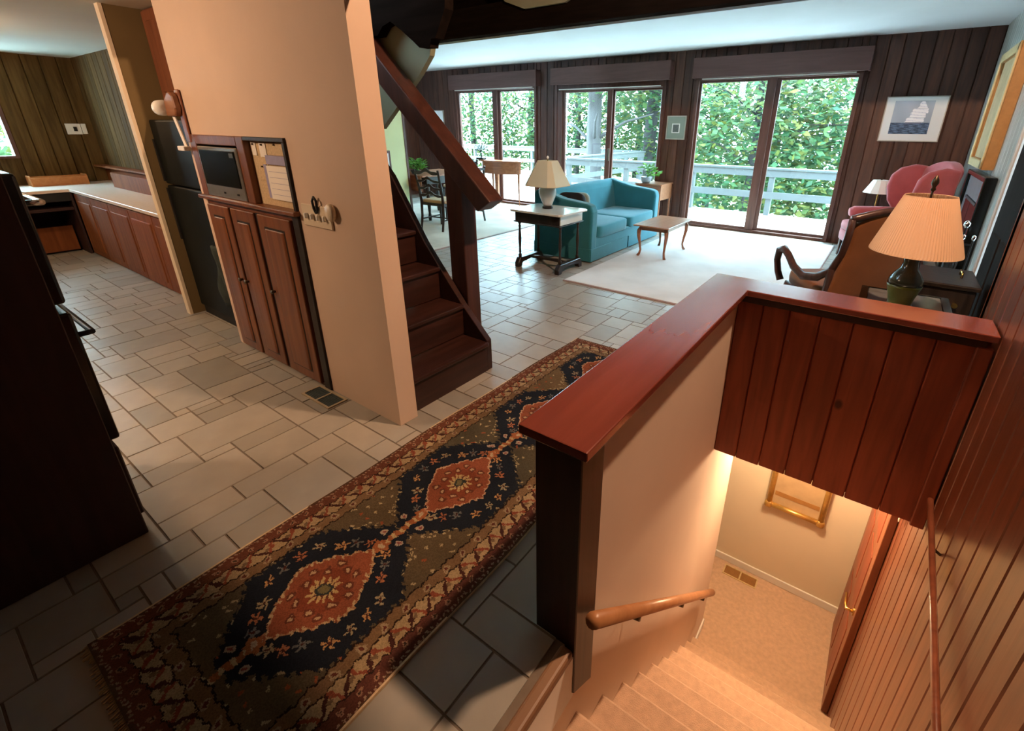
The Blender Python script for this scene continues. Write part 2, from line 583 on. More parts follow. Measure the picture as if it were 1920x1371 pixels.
def lay_tiles():
    nx0, nx1 = int(-8.25 / G), int(0.64 / G)
    ny0, ny1 = int(-1.25 / G), int(7.28 / G)
    W_, H_ = nx1 - nx0, ny1 - ny0
    occ = np.zeros((W_ + 8, H_ + 8), bool)
    occ[W_:, :] = True
    occ[:, H_:] = True
    for i in range(W_):
        x = (nx0 + i) * G
        if x + G > -0.488:
            for j in range(H_):
                if (ny0 + j) * G < 2.30:
                    occ[i, j] = True
    rr = random.Random(11)
    cells = [(i, j) for i in range(W_) for j in range(H_)]
    out = []
    for sizes in ([(6, 4), (4, 6), (4, 4), (6, 4)], [(4, 3), (3, 4), (4, 2), (4, 2), (2, 4), (3, 3)], [(3, 2), (2, 3), (4, 2), (2, 4), (2, 2), (3, 2)], [(2, 2), (3, 1), (1, 3), (2, 1), (1, 2)]):
        rr.shuffle(cells)
        quota = len(cells) * (0.011 if sizes[0] == (6, 4) else 9)
        n = 0
        order = cells if sizes[0] == (6, 4) else sorted(cells, key=lambda c: (c[0] + c[1] * 0.62 + rr.random() * 5))
        for (i, j) in order:
            if n > quota:
                break
            if occ[i, j]:
                continue
            opts = sizes[:]
            rr.shuffle(opts)
            for w, h in opts:
                if occ[i:i + w, j:j + h].any():
                    continue
                if sizes[0] != (2, 2):
                    if (not occ[i + w, j] and occ[i + w + 1, j]) or (not occ[i, j + h] and occ[i, j + h + 1]) or (i > 1 and not occ[i - 1, j] and occ[i - 2, j]) or (j > 1 and not occ[i, j - 1] and occ[i, j - 2]):
                        continue
                occ[i:i + w, j:j + h] = True
                out.append(((nx0 + i) * G, (ny0 + j) * G, w * G, h * G))
                n += 1
                break
    for (i, j) in sorted(cells):
        if occ[i, j]:
            continue
        w = h = 1
        while w < 3 and not occ[i + w, j]:
            w += 1
        while h < 3 and not occ[i:i + w, j + h].any():
            h += 1
        occ[i:i + w, j:j + h] = True
        out.append(((nx0 + i) * G, (ny0 + j) * G, w * G, h * G))
    return out


tiles = lay_tiles()
big, rest = [], []
for t in tiles:
    x, y, w, h = t
    cx, cy = x + w / 2, y + h / 2
    if any(a < x and x + w < b and c < y and y + h < d for a, b, c, d in HID) and not (cx > -1.96 and cx < -1.6):
        rest.append((0, t))
        continue
    qs = [proj((px, py, 0)) for px, py in ((x, y), (x + w, y), (x + w, y + h), (x, y + h))]
    if any(q[2] < 0.15 for q in qs) or not (-20 < proj((cx, cy, 0))[0] < 1940 and -20 < proj((cx, cy, 0))[1] < 1400):
        rest.append((0, t))
        continue
    hid = any(a < cx < b and c < cy < d for a, b, c, d in HID)
    ar = abs(sum(qs[i][0] * qs[(i + 1) % 4][1] - qs[(i + 1) % 4][0] * qs[i][1] for i in range(4))) / 2
    rest.append((ar * (0.1 if hid else 1), t))
rest.sort(key=lambda a: -a[0])
big, rest = [t for _, t in rest[:298]], [t for _, t in rest[298:]]
tile_mesh = {}


def tile_verts(x0, y0, w, h, g=0.0015, b=0.0022, z=0.0):
    a0, a1, b0, b1 = x0 + g, x0 + w - g, y0 + g, y0 + h - g
    v = [(a0, b0, -0.012), (a1, b0, -0.012), (a1, b1, -0.012), (a0, b1, -0.012),
         (a0 + b, b0 + b, z), (a1 - b, b0 + b, z), (a1 - b, b1 - b, z), (a0 + b, b1 - b, z)]
    return v, [(4, 5, 6, 7), (0, 1, 5, 4), (1, 2, 6, 5), (2, 3, 7, 6), (3, 0, 4, 7)]


rr = random.Random(3)
for x, y, w, h in big:
    key = (round(w / G), round(h / G))
    if key not in tile_mesh:
        v, f = tile_verts(0, 0, w, h)
        me = bpy.data.meshes.new('tile')
        me.from_pydata([(a * S, b_ * S, c * S) for a, b_, c in v], [], f)
        me.materials.append(MATS['tile'])
        tile_mesh[key] = me
    o = bpy.data.objects.new('tile', tile_mesh[key])
    o.location = (x * S, y * S, (rr.random() - 0.7) * 0.002)
    o.parent = floor
    C.objects.link(o)
mb = MB()
for x, y, w, h in rest:
    mb.add(*tile_verts(x, y, w, h))
tag(mb.build('tile_field', 'tile', floor), kind='stuff')

# ---- window wall
W1, W2, W3 = (-7.52, -5.48), (-5.03, -3.07), (-2.57, -0.56)
ZH = 2.09
mb = MB()
for a, b_ in ((-8.75, W1[0]), (W1[1], W2[0]), (W2[1], W3[0]), (W3[1], XR2 + 0.12)):
    mb.box(a, b_, YW + 0.02, YW + 0.13, -0.2, CEIL + 0.1)
for a, b_ in (W1, W2, W3):
    mb.box(a, b_, YW + 0.02, YW + 0.13, ZH, CEIL + 0.1)
wall_back = struct(mb.build('wall_back', 'panel'), 'dark wood panelled window wall')


def boards_x(parent, x0, x1, y, z0, z1, w, mat, openings=(), thick=0.02, gap=0.006, sgn=-1, jit=0.0, name='board'):
    n = max(1, round((x1 - x0) / w))
    w = (x1 - x0) / n
    for i in range(n):
        a, b_ = x0 + i * w, x0 + (i + 1) * w
        pieces = [(a, b_, z0)]
        for (o0, o1, oz) in openings:
            nxt = []
            for (p, q, zz) in pieces:
                if q <= o0 + 1e-4 or p >= o1 - 1e-4:
                    nxt.append((p, q, zz))
                else:
                    if p < o0 - 0.02:
                        nxt.append((p, o0, zz))
                    nxt.append((max(p, o0), min(q, o1), oz))
                    if q > o1 + 0.02:
                        nxt.append((o1, q, zz))
            pieces = nxt
        for p, q, zz in pieces:
            g = gap / 2
            zb = zz + random.uniform(-jit, jit)
            ch = 0.005
            poly = [(p + g, y), (p + g, y + sgn * (thick - ch)), (p + g + ch, y + sgn * thick), (q - g - ch, y + sgn * thick), (q - g, y + sgn * (thick - ch)), (q - g, y)]
            MB().prism(poly, 'z', zb, z1).build(name, mat, parent)


def boards_y(parent, y0, y1, x, z0, z1, w, mat, thick=0.02, gap=0.006, sgn=-1, name='board', z0f=None):
    n = max(1, round((y1 - y0) / w))
    w = (y1 - y0) / n
    for i in range(n):
        p, q = y0 + i * w, y0 + (i + 1) * w
        g, ch = gap / 2, 0.005
        poly = [(x, p + g), (x + sgn * (thick - ch), p + g), (x + sgn * thick, p + g + ch), (x + sgn * thick, q - g - ch), (x + sgn * (thick - ch), q - g), (x, q - g)]
        zz = z0 if z0f is None else z0f(p, q)
        MB().prism(poly, 'z', zz, z1).build(name, mat, parent)


boards_x(wall_back, -8.7, XR2, YW + 0.02, 0.0, CEIL, 0.145, 'panel', openings=[(*W1, ZH), (*W2, ZH), (*W3, ZH)])


def window(n, x0, x1, panes, zt, label):
    y0, y1 = YW - 0.02, YW + 0.06
    mb = MB()
    mb.box(x0, x1, y0, y1 + 0.05, zt, ZH)                    # head
    mb.box(x0, x1, y0, y1 + 0.05, -0.01, 0.035)              # sill track
    mb.box(x0, panes[0][0] - 0.05, y0, y1 + 0.05, 0.035, zt)
    mb.box(panes[-1][1] + 0.03, x1, y0, y1 + 0.05, 0.035, zt)
    w = struct(mb.build('window_%d' % n, 'window_wood', bevel=0.004), label)
    for i, (a, b_) in enumerate(panes):
        yy = YW + 0.005 + 0.04 * i
        lo = 0.07
        s = MB()
        l = panes[0][0] - 0.05 if i == 0 else (panes[0][1] + panes[1][0]) / 2 - 0.03
        r = (panes[0][1] + panes[1][0]) / 2 + 0.03 if i == 0 else panes[1][1] + 0.03
        s.box(l, a, yy, yy + 0.035, 0.035, zt)
        s.box(b_, r, yy, yy + 0.035, 0.035, zt)
        s.box(a, b_, yy, yy + 0.035, 0.035, lo)
        s.box(a, b_, yy, yy + 0.035, zt - 0.03, zt)
        sash = s.build('sash', 'window_wood', w, bevel=0.003)
        bx('pane', 'window_glass', a, b_, yy + 0.014, yy + 0.020, lo, zt - 0.03, sash)
    tr = MB()
    tr.box(x0 + 0.06, x1 - 0.06, YW - 0.045, YW - 0.03, zt + 0.012, zt + 0.026)
    tr.build('curtain_track', 'white_paint', w)
    for xx in (x0 - 0.014, x1 - 0.014):
        bx('casing', 'window_wood', xx - 0.012, xx + 0.034, YW - 0.035, YW + 0.02, 0, ZH, w)
    return w


window(1, W1[0], W1[1], [(-7.40, -6.53), (-6.36, -5.51)], 2.05, 'left sliding glass door behind the half round table')
w2 = window(2, W2[0], W2[1], [(-4.86, -4.05), (-3.93, -3.14)], 1.99, 'middle sliding glass door behind the teal sofa')
window(3, W3[0], W3[1], [(-2.515, -1.635), (-1.465, -0.59)], 2.05, 'right sliding glass door facing the deck railing')
bx('door_pull', 'bronze', -3.985, -3.965, YW - 0.03, YW + 0.01, 0.90, 1.10, w2, 0.003)
bx('door_pull', 'bronze', -4.93, -4.915, YW - 0.03, YW + 0.01, 0.86, 1.12, w2, 0.003)


def valance(x0, x1, label):
    k = 7.19 / 7.31
    x0, x1 = x0 * k, x1 * k
    t = thing('window_valance', label, 'valance', (0, 0, 0), 0, 'window valances')
    bx('front_board', 'valance_wood', x0, x1, 7.175, 7.195, 2.075, 2.33, t, 0.003)
    bx('end_board', 'valance_wood', x0, x0 + 0.02, 7.195, YW, 2.075, 2.33, t)
    bx('end_board', 'valance_wood', x1 - 0.02, x1, 7.195, YW, 2.075, 2.33, t)
    bx('top_board', 'valance_wood', x0, x1, 7.195, YW, 2.315, 2.33, t)


valance(-7.66, -5.48, 'wooden valance box above the left sliding door, nearest the stair rail')
valance(-5.17, -3.01, 'wooden valance box above the middle sliding door behind the sofa')
valance(-2.67, -0.49, 'widest wooden valance box, above the right sliding door')

# ---- ceilings, loft opening
YB = 5.12
struct(bx('ceiling', 'ceiling_white', -8.7, XR2 + 0.1, YB, YW + 0.13, CEIL, CEIL + 0.08), 'white living room ceiling by the windows')
mb = MB()
mb.box(-8.3, -1.60, -1.3, 1.20, KCEIL, KCEIL + 0.06)
mb.box(-8.3, -3.45, 1.20, 1.98, KCEIL, KCEIL + 0.06)
mb.box(-1.60, XR, -1.3, 1.20, KCEIL, KCEIL + 0.06)
struct(mb.build('ceiling_kitchen', 'ceiling_kitchen'), 'cream kitchen ceiling at upper left')
mb = MB()
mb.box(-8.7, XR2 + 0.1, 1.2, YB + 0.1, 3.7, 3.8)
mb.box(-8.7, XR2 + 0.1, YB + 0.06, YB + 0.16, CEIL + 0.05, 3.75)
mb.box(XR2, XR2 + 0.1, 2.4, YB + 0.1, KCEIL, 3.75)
mb.box(-1.75, XR, 1.18, 1.24, 1.87, 3.75)  # unseen header hung low to block pendant light from the near floor
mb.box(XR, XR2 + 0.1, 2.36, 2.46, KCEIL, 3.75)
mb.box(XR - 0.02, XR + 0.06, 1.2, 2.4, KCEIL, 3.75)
struct(mb.build('wall_loft', 'beam_wood'), 'dark open loft above the living room, with added light-blocking header')
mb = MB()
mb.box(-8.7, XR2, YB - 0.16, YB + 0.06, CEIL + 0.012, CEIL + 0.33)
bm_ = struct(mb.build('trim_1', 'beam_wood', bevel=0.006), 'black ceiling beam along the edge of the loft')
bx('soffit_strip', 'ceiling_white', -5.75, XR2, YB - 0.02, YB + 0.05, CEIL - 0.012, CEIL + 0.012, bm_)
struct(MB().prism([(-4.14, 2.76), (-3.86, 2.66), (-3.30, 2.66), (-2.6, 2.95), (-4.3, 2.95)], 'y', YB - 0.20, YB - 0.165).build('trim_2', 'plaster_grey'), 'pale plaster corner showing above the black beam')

# ---- left, dining and front walls
struct(bx('wall_left', 'panel', -8.8, -8.7, 1.9, YW + 0.1, -0.2, 3.8), 'dark wall at the far left of the dining area')
wl = struct(bx('wall_dining', 'plaster_lime', -6.12, -6.0, 2.0, 4.765, 0.0, 3.7), 'pale green wall beside the dining table')
bx('corner_trim', 'panel', -6.13, -5.992, 4.765, 4.80, 0.0, 2.45, wl)
struct(bx('wall_front', 'panel', -8.3, XR + 0.1, -1.4, -1.3, -0.4, 2.2), 'wall behind the viewer')

# ---- kitchen walls
kb = struct(bx('wall_kitchen_back', 'panel_kitchen', -8.3, -3.47, 1.88, 1.98, 0, 3.7), 'dark board wall behind the kitchen counter')
boards_x(kb, -8.2, -4.36, 1.88, 0.72, KCEIL, 0.16, 'panel_kitchen')
mb = MB()
mb.box(-8.35, -8.22, -1.3, 0.30, 0, 2.2)
mb.box(-8.35, -8.22, 0.30, 1.15, 0, 1.035)
mb.box(-8.35, -8.22, 0.30, 1.15, 1.85, 2.2)
mb.box(-8.35, -8.22, 1.15, 1.98, 0, 2.2)
kl = struct(mb.build('wall_kitchen_left', 'panel_kitchen'), 'dark board wall at the end of the kitchen')
boards_y(kl, 1.155, 1.88, -8.22, 0.72, KCEIL, 0.16, 'panel_kitchen', sgn=1)
for a, b_ in ((0.34, 0.5), (0.5, 0.66), (0.66, 0.82), (0.82, 0.98), (0.98, 1.155)):
    boards_y(kl, a, b_, -8.22, 0.72, 1.03, 0.16, 'panel_kitchen', sgn=1)
w4 = MB()
w4.box(-8.33, -8.19, 0.28, 0.32, 1.02, 1.87).box(-8.33, -8.19, 1.12, 1.155, 1.02, 1.87).box(-8.33, -8.19, 0.32, 1.12, 1.02, 1.045).box(-8.33, -8.19, 0.32, 1.12, 1.83, 1.87)
w4 = struct(w4.build('window_4', 'window_wood'), 'small kitchen window at the left edge')
bx('pane', 'window_glass', -8.29, -8.285, 0.32, 1.12, 1.045, 1.83, w4)

# ---- pantry wall
YP = 1.193
mb = MB()
mb.box(-3.47, -3.41, YP, 1.30, 0, 3.7)
mb.box(-3.41, -2.35, YP + 0.06, 1.30, 0, 1.345)
mb.box(-3.41, -2.35, YP, 1.30, 1.345, 3.7)
mb.box(-2.35, -1.755, YP, 1.30, 0, 3.7)
struct(mb.build('wall_pantry', 'plaster'), 'peach plaster wall holding the pantry cabinet')
wp = struct(bx('wall_fridge', 'olive_panel', -4.385, -4.325, 1.215, 1.88, 0, KCEIL), 'narrow cream partition at the left of the fridge')
bx('edge_strip', 'plaster_edge', -4.388, -4.322, 1.195, 1.215, 0, KCEIL, wp)

# ---- stairwell: half wall, post, cap, header
mb = MB().prism([(0.60, ZL), (2.87, ZL), (2.87, -0.20), (2.36, -0.20), (2.36, 0.69), (0.84, 0.69), (0.84, -0.20), (0.60, -0.20)], 'x', -0.588, -0.47)
struct(mb.build('wall_stair', 'plaster_stair'), 'peach half wall beside the descending stairs')
post = struct(MB().prism([(0.774, -0.20), (0.885, -0.275), (0.885, 0.69), (0.774, 0.69)], 'x', -0.590, -0.449).build('trim_post', 'post_wood', bevel=0.003), 'dark wooden post ending the half wall')
capm = MB().prism([(-0.628, 0.755), (-0.427, 0.755), (-0.427, 2.18), (XR - 0.005, 2.18), (XR - 0.005, 2.385), (-0.628, 2.385)], 'z', 0.690, 0.718)
struct(capm.build('trim_cap', 'cap_wood', bevel=0.004, seg=2), 'red brown wooden cap along the half wall')
hd = struct(bx('wall_header', 'header_board', -0.47, XR - 0.01, 2.245, 2.34, -0.20, 0.69), 'red board panel hanging above the lower stairs')
n = 7
ws = [0.115, 0.115, 0.125, 0.125, 0.14, 0.14, 0.125]
x = -0.47
for w in ws:
    boards_x(hd, x, min(x + w, 0.42), 2.245, -0.215, 0.69, w, 'header_board', jit=0.003, gap=0.002)
    x += w
bx('corner_strip', 'header_board', 0.405, 0.455, 2.195, 2.24, -0.215, 0.66, hd, 0.004)
bx('cap_shadow_strip', 'post_wood', -0.47, 0.43, 2.20, 2.226, 0.655, 0.69, hd)  # no real batten: dark strip for the shadow under the cap

# right stairwell wall
wr = MB()
wr.box(XR + 0.02, XR + 0.12, -1.3, 2.66, ZL - 0.2, 2.2)
wr.box(XR + 0.02, XR + 0.12, 2.66, 3.75, ZL - 0.2, -0.22)
wr.box(XR, XR2 + 0.1, 2.60, 2.66, -0.05, 2.5)
wr = struct(wr.build('wall_right', 'panel_stair'), 'brown grooved board wall along the stairs')
boards_y(wr, -1.25, 2.655, XR + 0.02, ZL, KCEIL, 0.118, 'panel_stair', z0f=lambda p, q: max(ZL, -0.3 - max(0, (p - 0.55)) * 1.05))
boards_y(wr, 2.66, 3.62, XR + 0.02, ZL, -0.22, 0.118, 'panel_stair')

# living-room right wall
wv = MB()
wv.box(XR2 + 0.02, XR2 + 0.12, 2.6, 3.72, -0.2, 2.6)
wv.box(XR2 + 0.02, XR2 + 0.12, 3.72, 4.60, 2.05, 2.6)
wv.box(XR2 + 0.02, XR2 + 0.12, 4.60, YW + 0.1, -0.2, 2.6)
wv = struct(wv.build('wall_living', 'panel_living'), 'panelled wall beside the fireplace')
boards_y(wv, 4.60, YW, XR2 + 0.02, 0, CEIL, 0.13, 'panel_living')
d2 = struct(bx('door_1', 'dark_door', XR2 + 0.03, XR2 + 0.07, 3.74, 4.58, 0, 2.04), 'dark closet door past the end of the stairwell')
for a, b_ in ((3.84, 4.12), (4.20, 4.48)):
    for c, d in ((0.15, 0.75), (0.95, 1.9)):
        bx('door_panel', 'dark_door', XR2 + 0.022, XR2 + 0.035, a, b_, c, d, d2, 0.006)
MB().lathe([(0.012, 0), (0.012, 0.03), (0.03, 0.045), (0.034, 0.06), (0.02, 0.075), (0, 0.078)], (0, 0, 0), 12).build('door_knob', 'bronze', d2)
kn = d2.children[-1]
kn.rotation_euler = (0, -math.pi / 2, 0)
kn.location = ((XR2 + 0.03) * S, 3.98 * S, 0.80 * S)
bx('casing', 'dark_door', XR2 + 0.0, XR2 + 0.04, 3.68, 3.74, 0, 2.1, d2)

# ---- lower hall
struct(bx('floor_lower', 'carpet', -3.0, XR + 0.1, 0.3, 3.75, ZL - 0.05, ZL), 'tan carpet in the lower hall')
struct(bx('wall_lower', 'basement_wall', -3.0, XR + 0.1, 3.62, 3.75, ZL, -0.2), 'cream wall at the foot of the stairs')
struct(bx('wall_lower_left', 'basement_wall', -3.1, -3.0, 0.3, 3.75, ZL, -0.2), 'cream end wall of the lower hall')
struct(bx('wall_lower_near', 'basement_wall', -3.0, -0.588, 0.3, 0.4, ZL, -0.2), 'near wall of the lower hall')
struct(bx('ceiling_lower', 'ceiling_white', -3.1, XR + 0.1, 2.34, 3.75, -0.25, -0.20), 'lower hall ceiling under the living room floor')
struct(bx('baseboard_lower', 'white_paint', -3.0, XR - 0.02, 3.605, 3.62, ZL, ZL + 0.075, bevel=0.003), 'white baseboard in the lower hall')
struct(bx('baseboard_stair', 'white_paint', -0.47, -0.458, 2.60, 2.875, ZL, ZL + 0.075, bevel=0.003), 'short white baseboard at the foot of the stairs')
nose = struct(bx('trim_nosing', 'nosing_wood', -0.495, -0.452, -1.3, 0.772, -0.035, 0.002, bevel=0.012, seg=3), 'wooden nosing strip where the tile floor meets the stairs')
bx('nosing_riser', 'white_paint', -0.47, -0.455, -1.3, 0.78, -0.22, -0.035, nose)

st = thing('carpeted_stairs', 'tan carpeted stairs going down between the half wall and board wall', 'stairs', (0, 0, ZL))
RISE = 0.19875
for k in range(1, 12):
    y1 = 2.58 - 0.195 * (k - 1)
    y0 = y1 - 0.195 - 0.02
    if k == 11:
        y0 = -1.3
    z1 = RISE * k
    mb = MB()
    poly = [(y0, z1 - 0.28 if k > 1 else 0), (y1 - 0.012, max(0, z1 - RISE)), (y1 - 0.012, z1 - 0.035), (y1 + 0.012, z1 - 0.028), (y1 + 0.014, z1 - 0.008), (y1 + 0.004, z1), (y0, z1)]
    mb.prism(poly, 'x', -0.47, XR)
    mb.build('step', 'carpet', st)


# ---- loft stairs going up to the left behind the pantry wall
ls = thing('loft_staircase', 'dark wooden staircase rising left behind the peach wall', 'staircase', (-1.8, 1.6, 0))
for k in range(8):
    x1 = 0.005 - 0.19 * k
    z1 = 0.195 + 0.2025 * k
    bx('riser', 'stair_wood', x1 - 0.022, x1, -0.295, 0.285, z1 - 0.195, z1 - 0.02, ls)
    bx('tread', 'stair_wood', x1 - 0.215, x1 + 0.018, -0.295, 0.285, z1 - 0.025, z1, ls, 0.006, 2)
MB().prism([(0.005, 0), (0.005, 0.20), (-0.19, 0.395), (-0.48, 0.735), (-0.735, 1.12), (-1.5, 1.92), (-1.6, 1.92), (-1.6, 1.4), (-0.25, 0)], 'y', 0.285, 0.325).build('stringer', 'stair_wood', ls, bevel=0.003)
bx('newel_post', 'newel_wood', -0.315, -0.185, 0.335, 0.445, 0, 1.22, ls, 0.006, 2)
hr = MB()
c0, c1 = np.array([-1.805, 1.005]), np.array([-3.02, 2.108])
dv = (c1 - c0) / np.linalg.norm(c1 - c0)
nv = np.array([-dv[1], dv[0]]) * -1
hw = 0.058
pts = [c0 - nv * hw * 0.9 + dv * 0.0, c0 + nv * hw - dv * 0.03, c1 + nv * hw, c1 - nv * hw]
pts = [(p[0] + 1.8, p[1]) for p in pts]
hr.prism(pts, 'y', 0.305, 0.425)
hr.build('handrail', 'newel_wood', ls, bevel=0.008, seg=2)


slab = [(-2.805, 1.384), (-2.397, 1.682), (-2.294, 1.774), (-2.253, 1.886), (-2.803, 2.043), (-3.102, 1.958), (-3.261, 1.379)]
struct(MB().prism(slab, 'y', 2.06, 2.095).build('wall_upper_flight', 'plaster_olive'), 'olive plaster side of the upper stair flight')
dk = [(-2.773, 2.249), (-2.833, 1.99), (-2.739, 1.892), (-2.648, 1.89), (-2.59, 1.934), (-2.52, 1.949), (-2.435, 1.9), (-2.344, 1.84), (-2.296, 1.805), (-2.21, 1.801), (-2.197, 1.839), (-2.163, 1.841), (-2.077, 1.966), (-2.058, 2.148)]  # outline follows the plaster's fade to black; shade put into a dark board
struct(MB().prism(dk, 'y', 1.99, 2.05).build('trim_3', 'beam_wood'), 'black loft edge shaped to imitate shade above the staircase')

# ================================================================== LAMPS THAT LIGHT THE ROOM
def ceiling_lamp(name, label, loc, energy, col, rad=0.12, group=None, size=0.07, cord=0.0):
    t = thing(name, label, 'lamp', loc, 0, group)
    if cord:
        MB().tube([(0, 0, 0), (0, 0, cord)], 0.006, 6).build('cord', 'bronze', t)
    MB().lathe([(rad * 1.05, 0.0), (rad * 1.05, -0.02), (rad * 0.9, -0.02)], (0, 0, 0), 24).build('base', 'bronze', t)
    MB().lathe([(rad, -0.02), (rad * 0.9, -0.05), (rad * 0.6, -0.075), (0, -0.085)], (0, 0, 0), 24).build('glass_dome', 'lamp_glow', t, True)
    l = light(name + '_light', 'POINT', (0, 0, -0.15), energy, col, size)
    l.parent = t
    return t


WARM = (1.0, 0.62, 0.33)
ceiling_lamp('pendant_lamp', 'round pendant lamp high over the descending stairs', (0.26, 2.0, 3.55), 480, (1.0, 0.61, 0.37), cord=0.15)
ceiling_lamp('ceiling_lamp', 'round ceiling lamp over the kitchen floor by the pantry', (-3.4, -0.38, KCEIL), 76, (1.0, 0.66, 0.43))
ceiling_lamp('ceiling_lamp', 'unseen ceiling lamp added to brighten the far kitchen', (-5.9, 0.35, KCEIL), 34, (1.0, 0.66, 0.40))  # no known fixture here; added to brighten counters and cabinets
ceiling_lamp('ceiling_lamp', 'round lamp under the lower hall ceiling', (-0.10, 3.0, -0.25), 60, (1.0, 0.68, 0.40))

# ================================================================== RUNNER
RX0, RX1, RY0, RY1 = -1.605, -0.822, -0.022, 2.605


def runner_colours(nu, nv):
    Wd, Ln = (RX1 - RX0) * 100, (RY1 - RY0) * 100
    s, v = np.meshgrid((np.arange(nu) + 0.5) / nu * Wd, (np.arange(nv) + 0.5) / nv * Ln)
    rng = np.random.default_rng(5)
    s0, v0 = s, v
    s = s + 0.35 * np.sin(v * 0.9 + s * 0.4) + 0.25 * np.sin(v * 2.3 + 1) + rng.normal(0, 0.12, s.shape)
    v = v + 0.40 * np.sin(s0 * 0.8 + v * 0.2) + 0.25 * np.sin(s0 * 2.1) + rng.normal(0, 0.12, s.shape)
    x = s - Wd / 2
    col = np.zeros(s.shape + (3,))

    def put(mask, c):
        col[mask] = c

    def h2(a, b):
        return np.mod(np.sin(a * 12.9898 + b * 78.233) * 43758.5453, 1.0)
    # field with abrash
    ab = 0.5 + 0.5 * np.sin(v * 0.045 + 2.2) * np.cos(v * 0.016 + 0.4)
    f1, f2 = np.array([0.125, 0.080, 0.038]), np.array([0.060, 0.054, 0.036])
    col[:] = f1 * ab[..., None] + f2 * (1 - ab[..., None])
    # small field motifs
    ci, cj = np.floor(s / 4.2), np.floor(v / 4.2)
    ox, oy = (h2(ci, cj) * 2.6 + 0.8), (h2(cj, ci + 3) * 2.6 + 0.8)
    dx, dy = s - ci * 4.2 - ox, v - cj * 4.2 - oy
    on = h2(ci + 9, cj + 5)
    put((np.abs(dx) + np.abs(dy) < 0.75) & (on > 0.45), (0.34, 0.27, 0.15))
    put((np.abs(dx) + np.abs(dy) < 0.9) & (on < 0.16), (0.26, 0.07, 0.03))
    for k in (78.5, 139, 199.5):
        for sg in (-1, 1):
            zz = np.abs(np.abs(x) - (8 + 10 * np.abs(v - k) / 16 + 0.7 * np.sign(np.sin(v * 3.0))))
            put((zz < 0.35) & (np.abs(v - k) < 15) & (np.abs(v - k) > 3), (0.36, 0.29, 0.16))
    # medallions
    for k, cv in enumerate((48.5, 109, 170, 231)):
        dv_ = v - cv
        a = np.abs(dv_)
        L_ = 30.0
        wn = np.where(a < 12, 23.6, 23.6 - (a - 12) * (19.5 / 18)) + 0.9 * np.sign(np.sin(a * 2.6))
        inn = (np.abs(x) < wn) & (a < L_)
        put(inn, (0.012, 0.014, 0.020))
        # flowers on the dark ground
        for q in range(22):
            th = 2 * math.pi * (q + 0.5) / 22
            fx, fv = 19.0 * math.cos(th), 20.5 * math.sin(th)
            if abs(fv) > 12:
                fx *= 0.78
            r = np.hypot(x - fx, dv_ - fv)
            an = np.arctan2(dv_ - fv, x - fx)
            pet = 1.25 + 0.75 * np.cos(5 * an + q)
            c = [(0.40, 0.22, 0.09), (0.30, 0.24, 0.14), (0.34, 0.13, 0.06), (0.12, 0.12, 0.11)][q % 4]
            put((r < pet * (1.15 if q % 3 else 1.0)) & inn, c)
            put((r < 0.55) & inn, (0.06, 0.02, 0.015))
        # striped pole
        pole = (np.abs(x) < 1.3) & (a > 16) & (a < 33)
        put(pole, (0.26, 0.09, 0.035))
        put(pole & (np.mod(v, 3.0) < 1.2), (0.40, 0.30, 0.15))
        # inner lozenge
        half = 19.0
        wl_ = 13.2 * np.clip(1 - (a / half) ** 1.35, 0, 1) + 0.35 * np.sin(v * 2.4)
        loz = (np.abs(x) < wl_) & (a < half)
        rim = (np.abs(x) < wl_ + 0.75) & (a < half + 0.7)
        put(rim, (0.45, 0.28, 0.17) if k else (0.30, 0.16, 0.08))
        put(loz, (0.225, 0.066, 0.032))
        if not k:
            put(rim & (np.mod(v, 1.9) < 0.9) & ~((np.abs(x) < wl_ - 0.6)), (0.42, 0.30, 0.16))
        put(loz & (np.hypot(x, dv_) < 8.2), (0.175, 0.045, 0.022))
        for q in range(14):
            th = 2 * math.pi * q / 14 + 0.3
            rr_ = 8.0 if q % 2 else 10.2
            fx, fv = rr_ * math.cos(th) * 0.85, rr_ * math.sin(th) * 1.05
            r = np.hypot(x - fx, dv_ - fv)
            put(loz & (r < 1.5), (0.11, 0.035, 0.02))
            put(loz & (r < 0.75), (0.40, 0.27, 0.15))
        r = np.hypot(x, dv_)
        an = np.arctan2(dv_, x)
        put((r < 4.4 + 0.9 * np.cos(12 * an)) & loz, (0.40, 0.28, 0.12))
        put((r < 4.4 + 0.9 * np.cos(12 * an)) & (np.cos(12 * an) < -0.55) & loz, (0.09, 0.03, 0.02))
        put(r < 2.3, (0.025, 0.03, 0.028))
        put(r < 1.5, (0.13, 0.11, 0.05))
        for sg in (-1, 1):
            r = np.hypot(x, dv_ - sg * 21.5)
            put(r < 2.6 + 0.4 * np.cos(6 * np.arctan2(dv_ - sg * 21.5, x)), (0.29, 0.10, 0.04))
            put(r < 1.1, (0.42, 0.32, 0.2))
            for sx_ in (-1, 1):
                r = np.hypot(x - sx_ * 4.5, dv_ - sg * 25.5)
                put(r < 1.3, (0.36, 0.28, 0.2))
                put(r < 0.6, (0.22, 0.06, 0.05))
    # borders
    d = np.minimum(np.minimum(s, Wd - s), np.minimum(v, Ln - v))
    side = np.minimum(s, Wd - s) <= np.minimum(v, Ln - v)
    t = np.where(side, v, s)
    put(d < 15.6, (0.020, 0.012, 0.010))
    put(d < 15.0, (0.155, 0.092, 0.046))
    cm = np.mod(t, 8.0) - 4
    put((np.hypot(cm, d - 12.9) < 1.35) & (d < 15), (0.27, 0.20, 0.12))
    put((np.hypot(cm, d - 12.9) < 0.7) & (d < 15), (0.10, 0.03, 0.02))
    put((d < 11.4) & (d > 10.9), (0.025, 0.014, 0.010))
    put(d < 10.9, (0.30, 0.215, 0.115))
    e = np.mod(t, 7.0) / 7.0
